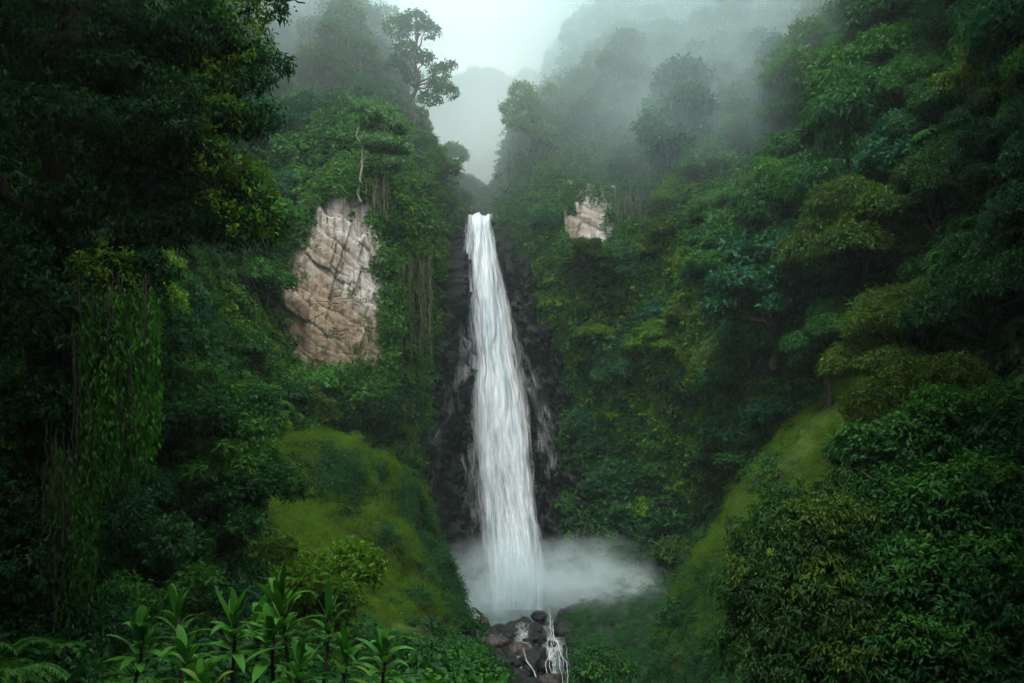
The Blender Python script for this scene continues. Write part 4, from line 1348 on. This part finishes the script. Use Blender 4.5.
link('crown', crown_mesh('overhanging_crown', lobs, 26, 9, 0.22, 0.13, 0.055, 0.55, fine=False, low=-0.6), LM['deep'], big_tree)
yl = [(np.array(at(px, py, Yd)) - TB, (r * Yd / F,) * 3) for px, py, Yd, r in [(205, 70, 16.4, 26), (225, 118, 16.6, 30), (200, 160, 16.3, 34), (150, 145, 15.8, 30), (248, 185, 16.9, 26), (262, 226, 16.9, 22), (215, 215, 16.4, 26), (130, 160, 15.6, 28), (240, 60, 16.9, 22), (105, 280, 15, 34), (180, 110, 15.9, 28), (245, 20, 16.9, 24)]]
link('lit_tint_foliage', crown_mesh('overhanging_lit_tint_foliage', yl, 20, 8, 0.2, 0.12, 0.055, 0.5, low=-0.6), LM['lime'], big_tree)  # lime leaf colour paints light onto the outer crown clusters
tip = lambda px, py, Yd: np.array(at(px, py, Yd)) - TB
parts_ = [tube(curve_path(tip(15, 700, 15.5), tip(45, 330, 15.5), 10, 0, 0.2), np.linspace(0.55, 0.4, 10), 12, 0.08),
          tube(curve_path(tip(45, 330, 15.5), tip(60, -120, 15.8), 10, 0, 0.3), np.linspace(0.4, 0.22, 10), 10, 0.06)]
for a, b, r in [((48, 290, 15.5), (180, 222, 16.2), 0.17), ((180, 222, 16.2), (255, 210, 16.8), 0.08), ((55, 60, 15.6), (195, 125, 16.3), 0.15), ((195, 125, 16.3), (240, 115, 16.8), 0.06), ((60, 20, 15.8), (220, 40, 16.8), 0.14), ((58, -40, 15.8), (255, 0, 17), 0.12),
                ((50, 240, 15.5), (-40, 150, 15), 0.15), ((165, 228, 16.1), (195, 260, 16.3), 0.04), ((150, 235, 16), (170, 275, 16.2), 0.03), ((255, 0, 17), (305, 3, 17), 0.03)]:
    parts_.append(tube(curve_path(tip(*a), tip(*b), 8, -0.06, 0.35), np.linspace(r, r * 0.5, 8), 8, 0.06))
V, Q = join(parts_)
link('trunk', mesh_of('overhanging_trunk', V, Q, True), BARK, big_tree)

# ---- curtains of creeper hanging from it
def vine_curtain(label, quad, n, lmin, lmax, L, W, leafkind):
    base = np.array(at(*quad[0]))
    e = empty('hanging_creeper', tuple(base), label, 'creeper', 'creepers hanging from the big tree')
    st, ln, stems = [], [], []
    for k in range(n):
        a, b = random.random(), random.random()
        q = np.array(quad, float)
        p = (q[0] * (1 - a) + q[1] * a) * (1 - b) + (q[3] * (1 - a) + q[2] * a) * b
        c = np.array(at(p[0], p[1], p[2] + random.uniform(-.5, .5))) - base
        st.append(c)
        l_ = random.uniform(lmin, lmax)
        ln.append(l_)
        if k % 4 == 0:
            stems.append(tube(curve_path(c + np.array([0, 0.05, 0.3]), c + np.array([0, 0.05, -l_]), 6, 0, 0.1), np.full(6, 0.012), 4))
    V, T = strands(st, ln, L, W, 0.055)
    link('leaves', mesh_of('creeper_curtain', V, T), LM[leafkind], e)
    V, Q = join(stems)
    link('stems', mesh_of('creeper_stems', V, Q, True), BARK, e)

vine_curtain('long curtain of slender hanging creeper leaves on the big dark tree', [(70, 285, 14.2), (150, 280, 14.6), (146, 425, 14.6), (72, 440, 14.2)], 430, 0.5, 1.2, 0.15, 0.048, 'curtain')
vine_curtain('lower dark creeper curtain trailing down to the shrubs', [(42, 440, 14.0), (90, 430, 14.2), (84, 570, 14.2), (40, 580, 14)], 190, 0.5, 1.1, 0.14, 0.045, 'mid')

def dry_vines(label, px0, px1, py, Yd, n, lmin, lmax):
    base = np.array(at((px0 + px1) / 2, py, Yd))
    e = empty('hanging_vines', tuple(base), label, 'vines', 'dry vines hanging on the cliffs')
    st = []
    V0, T0, o_ = [], [], 0
    for k in range(n):
        c = np.array(at(random.uniform(px0, px1), py + random.uniform(-8, 8), Yd + random.uniform(-.6, .6))) - base
        l_ = random.uniform(lmin, lmax)
        st.append(tube(curve_path(c, c + np.array([random.uniform(-.25, .25), random.uniform(-.3, .1), -l_]), 9, 0, 0.12), np.full(9, random.uniform(0.025, 0.055)), 4))
        V, T = strands([c], [l_ * random.uniform(0.4, 0.9)], 0.3, 0.09, 0.16)
        V0.append(V); T0.append(T + o_); o_ += len(V)
    link('stems', mesh_of('vine_stems', *join(st), True), DRYBARK, e)
    link('leaves', mesh_of('vine_leaves', np.vstack(V0), np.vstack(T0)), LM['olive'], e)

dry_vines('dry vines hanging beside the pale rock patch', 612, 655, 196, 75.5, 26, 2.5, 5.5)
dry_vines('vines trailing down the dark side of the spur beside the bare cliff', 390, 432, 262, 70.5, 34, 3.5, 9.0)
dry_vines('short vines hanging over the top of the bare cliff', 345, 388, 178, 66, 20, 1.2, 3.5)

# ---- bushes filling the near corner by the moss ridge
def bush(label, base, lobes, mat, L, W, dens, nleaf, droop, name='riverside_bush', young=None):  # young: leaf colour of the clusters painted as if lit
    b = np.array(at(*base))
    e = empty(name, tuple(b), label, 'bush', 'bushes in the near corner')
    lb = []
    for px, py, Yd, r in lobes:
        rr = r * Yd / F
        lb.append((np.array(at(px, py, Yd)) - b, (rr * 1.05, rr * 1.05, rr * 0.8)))
    link('crown', crown_mesh('bush_crown', lb, dens, nleaf, 0.24, L, W, droop, low=-0.7), LM[mat], e)
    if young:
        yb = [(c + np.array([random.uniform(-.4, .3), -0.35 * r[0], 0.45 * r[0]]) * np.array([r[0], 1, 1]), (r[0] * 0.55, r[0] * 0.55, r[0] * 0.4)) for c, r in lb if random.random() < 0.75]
        link('lit_tint_foliage', crown_mesh('bush_lit_tint_foliage', yb, dens, nleaf, 0.24, L, W, droop, low=-0.5), LM[young], e)  # lighter leaf colour paints light onto the upper front clusters
    fk = np.mean([l[0] for l in lb], 0) * 0.5
    link('trunk', limbs_mesh('bush_trunk', (0, 0, -0.6), fk, [l[0] for l in lb], 0.16), BARK, e)

bush('dark bush with russet leaf tips in front of the moss ridge', (810, 760, 21), [(790, 545, 21, 55), (765, 590, 21, 42), (835, 540, 21.5, 55), (800, 610, 20.5, 65), (850, 600, 20.5, 60), (770, 650, 20.5, 50), (830, 670, 20, 70), (755, 635, 21, 30), (860, 500, 22, 40), (795, 505, 22, 30)], 'russet', 0.17, 0.06, 17, 9, 0.8, young='olive')  # young: olive clusters painted as if lit
bush('broad dark green bush with lit top leaves at the picture edge', (940, 760, 20), [(900, 455, 22.5, 48), (945, 430, 22.5, 48), (985, 425, 22, 45), (1020, 440, 21.5, 48), (915, 520, 21.5, 62), (975, 510, 21, 62), (1025, 540, 20.5, 60), (900, 590, 20.5, 65), (960, 590, 20, 70), (1020, 610, 20, 65), (900, 660, 19.5, 65), (960, 670, 19.5, 70), (1020, 680, 19.5, 60), (860, 450, 23, 30)], 'deep', 0.19, 0.08, 15, 9, 0.5, young='mid')  # young: lighter clusters painted as if lit
bush('olive bush at the top of the moss ridge above the dark bush', (905, 470, 27), [(880, 405, 27, 32), (915, 385, 27, 34), (950, 380, 26.5, 34), (900, 430, 26.5, 30)], 'olive', 0.18, 0.08, 16, 9, 0.5)
bush('little glossy leaved shrub standing alone beside the stream', (600, 705, 45), [(590, 662, 45, 16), (602, 655, 45, 14), (614, 666, 45, 13), (600, 676, 44.5, 18), (628, 674, 45, 12), (584, 676, 45, 12)], 'deep', 0.3, 0.10, 8, 7, 0.4, name='stream_shrub', young='mid')  # young: lighter clusters painted as if lit

# ---- strap leaved plants along the bottom edge
def strap_leaf(base, d, length, width, arch, segs=7):
    """one long arching blade with a folded midrib: verts, tris"""
    t = np.linspace(0, 1, segs)
    d = unit(np.array(d, float))
    hor = np.array([d[0], d[1], 0.0])
    hor = hor / max(np.linalg.norm(hor), 1e-6)
    c = np.array(base) + d[None] * (t * length)[:, None]
    c[:, 2] -= arch * length * t ** 2.2
    c += hor[None] * (arch * 0.25 * length * t ** 2)[:, None]
    s_ = np.array([-hor[1], hor[0], 0])
    wv = width * np.sin(np.pi * np.clip(t * 0.9 + 0.08, 0, 1)) ** 0.8
    wv[-1] = 0.002
    up = np.array([0, 0, 1.0])
    r = c + s_ * (wv / 2)[:, None] + up * (wv * 0.2)[:, None]
    l = c - s_ * (wv / 2)[:, None] + up * (wv * 0.2)[:, None]
    V = np.stack([l, c, r], 1).reshape(-1, 3)
    T = []
    for i in range(segs - 1):
        a = i * 3
        T += [(a, a + 3, a + 4), (a, a + 4, a + 1), (a + 1, a + 4, a + 5), (a + 1, a + 5, a + 2)]
    return V, np.array(T)

def strap_plant(px, py_top, Yd, h, nl, ll, lw, young, label):
    top = np.array(at(px, py_top, Yd))
    base = top - np.array([0, 0, h])
    e = empty('strap_leaved_plant', tuple(base), label, 'plant', 'strap leaved plants along the bottom edge')
    e.rotation_euler = (random.uniform(-.16, .16), random.uniform(-.16, .16), 0)
    st = tube(curve_path((0, 0, -0.5), (0.03, 0, h - ll * 0.55), 6, 0, 0.05), np.linspace(0.035, 0.02, 6), 6)
    link('stem', mesh_of('plant_stem', *st, True), BARK, e)
    L_ = []
    nl = int(nl * 1.35)
    for k in range(int(nl * 1.5)):
        a = k * 2.4 + random.uniform(-.3, .3)
        f = k / (nl * 1.5)
        z = h - ll * 0.5 - 0.95 * ll * f ** 1.1
        el = R(78 - 72 * f ** 1.2 + random.uniform(-14, 14))
        L_.append(strap_leaf((0, 0, z), (math.cos(a) * math.cos(el), math.sin(a) * math.cos(el), math.sin(el)), ll * random.uniform(0.65, 1.2), lw * random.uniform(0.8, 1.4), random.uniform(0.1, 0.6)))
    link('leaves', mesh_of('plant_leaves', *join(L_), True), LM['glossy'], e)
    for k in range(young):
        a = random.uniform(0, 6.28) if k else 0.4
        el = R(86 - 16 * k)
        y_ = strap_leaf((0.02 * k, 0, h - ll * 0.62), (math.cos(a) * math.cos(el), math.sin(a) * math.cos(el), math.sin(el)), ll * (0.72 - 0.1 * k), lw * 1.35, 0.03)
        link('young_leaf', mesh_of('young_leaf', *y_, True), LM['young'], e)

for a in [
    (296, 574, 10.0, 1.9, 15, 0.66, 0.085, 1, 'tallest strap leaved plant with one bright upright young leaf'),
    (320, 596, 10.4, 1.7, 11, 0.55, 0.09, 1, 'strap leaved plant just beside the tallest one'),
    (226, 598, 10.0, 1.6, 11, 0.5, 0.10, 2, 'strap leaved plant with a pair of bright upright leaves'),
    (183, 594, 11.0, 1.7, 10, 0.62, 0.09, 1, 'strap leaved plant with arching pale leaves near the creeper'),
    (250, 606, 10.6, 1.6, 10, 0.5, 0.12, 2, 'broad leaved plant between the paired and the tallest plants'),
    (268, 612, 10.2, 1.5, 9, 0.48, 0.12, 1, 'short broad leaved plant under the tallest one'),
    (192, 638, 9.2, 1.3, 10, 0.5, 0.09, 1, 'low strap leaved plant with one bright leaf at the bottom edge'),
    (212, 660, 8.6, 1.0, 8, 0.42, 0.12, 1, 'lowest strap leaved plant cut off by the bottom edge'),
    (340, 630, 10.2, 1.3, 10, 0.48, 0.09, 1, 'small strap leaved plant to the stream side of the tallest one'),
    (378, 626, 10.6, 1.4, 12, 0.55, 0.085, 1, 'strap leaved plant standing apart nearest the stream'),
    (130, 612, 10.8, 1.5, 10, 0.5, 0.12, 1, 'shaded plant with one broad leaf at the dark end of the row'),
    (290, 645, 9.4, 1.2, 10, 0.5, 0.10, 0, 'dark leafed plant in front of the tallest plant'),
]:
    strap_plant(*a)

# ================================================================== AIR: haze, cloud, spray
def volume_mat(name, color, density, aniso=0.2, build=None):
    m, t, out = nodes_of(name)
    v = N_(t, 'ShaderNodeVolumePrincipled')
    v.inputs['Color'].default_value = (*color, 1)
    v.inputs['Density'].default_value = density
    v.inputs['Anisotropy'].default_value = aniso
    if build:
        t.links.new(build(t), v.inputs['Density'])
    t.links.new(v.outputs[0], out.inputs['Volume'])
    return m

def box(name, lo, hi, mat):
    lo, hi = np.array(lo, float), np.array(hi, float)
    c = (lo + hi) / 2
    h = (hi - lo) / 2
    V = np.array([[x_, y_, z_] for x_ in (-1, 1) for y_ in (-1, 1) for z_ in (-1, 1)], float) * h
    Q = np.array([[0, 1, 3, 2], [4, 6, 7, 5], [0, 4, 5, 1], [2, 3, 7, 6], [0, 2, 6, 4], [1, 5, 7, 3]])
    return link(name, mesh_of(name, V, Q), mat, kind='stuff', loc=tuple(c))

box('haze', (-2600, -2600, -26), (2600, 2600, 120), volume_mat('haze', (0.70, 0.92, 0.92), 0.0005, 0.2))

def ellipsoid(name, c, r, mat):
    import bmesh
    bm = bmesh.new()
    bmesh.ops.create_icosphere(bm, subdivisions=4, radius=1)
    me = bpy.data.meshes.new(name)
    bm.to_mesh(me)
    bm.free()
    me.materials.append(mat)
    o = link(name, me, None, kind='stuff', loc=c)
    o.scale = r
    return o

def puff(dens, nscale, lo, hi, stretch=(1, 1, 1)):
    """density fading to nothing at the ellipsoid's skin, broken by noise"""
    def b(t):
        tc = N_(t, 'ShaderNodeTexCoord').outputs['Object']
        ln = N_(t, 'ShaderNodeVectorMath', operation='LENGTH')
        t.links.new(tc, ln.inputs[0])
        f = math_(t, 'SUBTRACT', 1.0, ln.outputs['Value'], True)
        n = noise(t, mapping(t, tc, stretch), nscale, 4, 0.6, 0.6)
        mr = N_(t, 'ShaderNodeMapRange')
        mr.inputs[1].default_value = lo
        mr.inputs[2].default_value = hi
        t.links.new(n, mr.inputs[0])
        return math_(t, 'MULTIPLY', math_(t, 'MULTIPLY', math_(t, 'POWER', f, 1.3), mr.outputs[0]), dens * 1.2)
    return b

ellipsoid('hill_mist', (10, 98, 54), (60, 46, 50), volume_mat('hill_mist', (0.86, 0.972, 0.98), 0.05, 0.2, puff(0.042, 1.5, -0.2, 1.0)))
CLOUD = volume_mat('low_cloud', (0.82, 0.968, 0.972), 0.05, 0.2, puff(0.17, 2.0, 0.1, 0.85))
ellipsoid('low_cloud', (-30, 100, 60), (34, 38, 36), CLOUD)
ellipsoid('low_cloud', (27, 94, 60), (44, 40, 42), CLOUD)
ellipsoid('notch_cloud', (-6, 165, 62), (45, 48, 52), volume_mat('notch_cloud', (0.97, 0.99, 0.99), 0.05, 0.3, puff(0.030, 2.0, 0.2, 0.7)))
ellipsoid('low_cloud', (19, 73, 31), (17, 11, 13), volume_mat('slope_mist', (0.74, 0.96, 0.97), 0.05, 0.2, puff(0.10, 1.6, 0.28, 0.8)))
ellipsoid('cloud_wisp', at(690, 95, 76), (11, 6, 7), volume_mat('cloud_wisp', (0.88, 0.97, 0.96), 0.05, 0.2, puff(0.09, 2.2, 0.35, 0.7)))
ellipsoid('spray_mist', at(505, 590, 75), (9.0, 6, 6.2), volume_mat('spray', (0.84, 0.965, 0.985), 1, 0.1, puff(0.75, 3.0, 0.36, 0.75)))
DRIFT = volume_mat('drifting_spray', (0.84, 0.965, 0.985), 1, 0.1, puff(0.6, 3.2, 0.38, 0.74))
ellipsoid('drifting_spray', at(628, 588, 70), (8, 6, 2.6), DRIFT)
ellipsoid('drifting_spray', at(590, 578, 72), (9, 6, 4.6), volume_mat('drifting_spray', (0.84, 0.965, 0.985), 1, 0.1, puff(0.65, 3.0, 0.38, 0.72)))
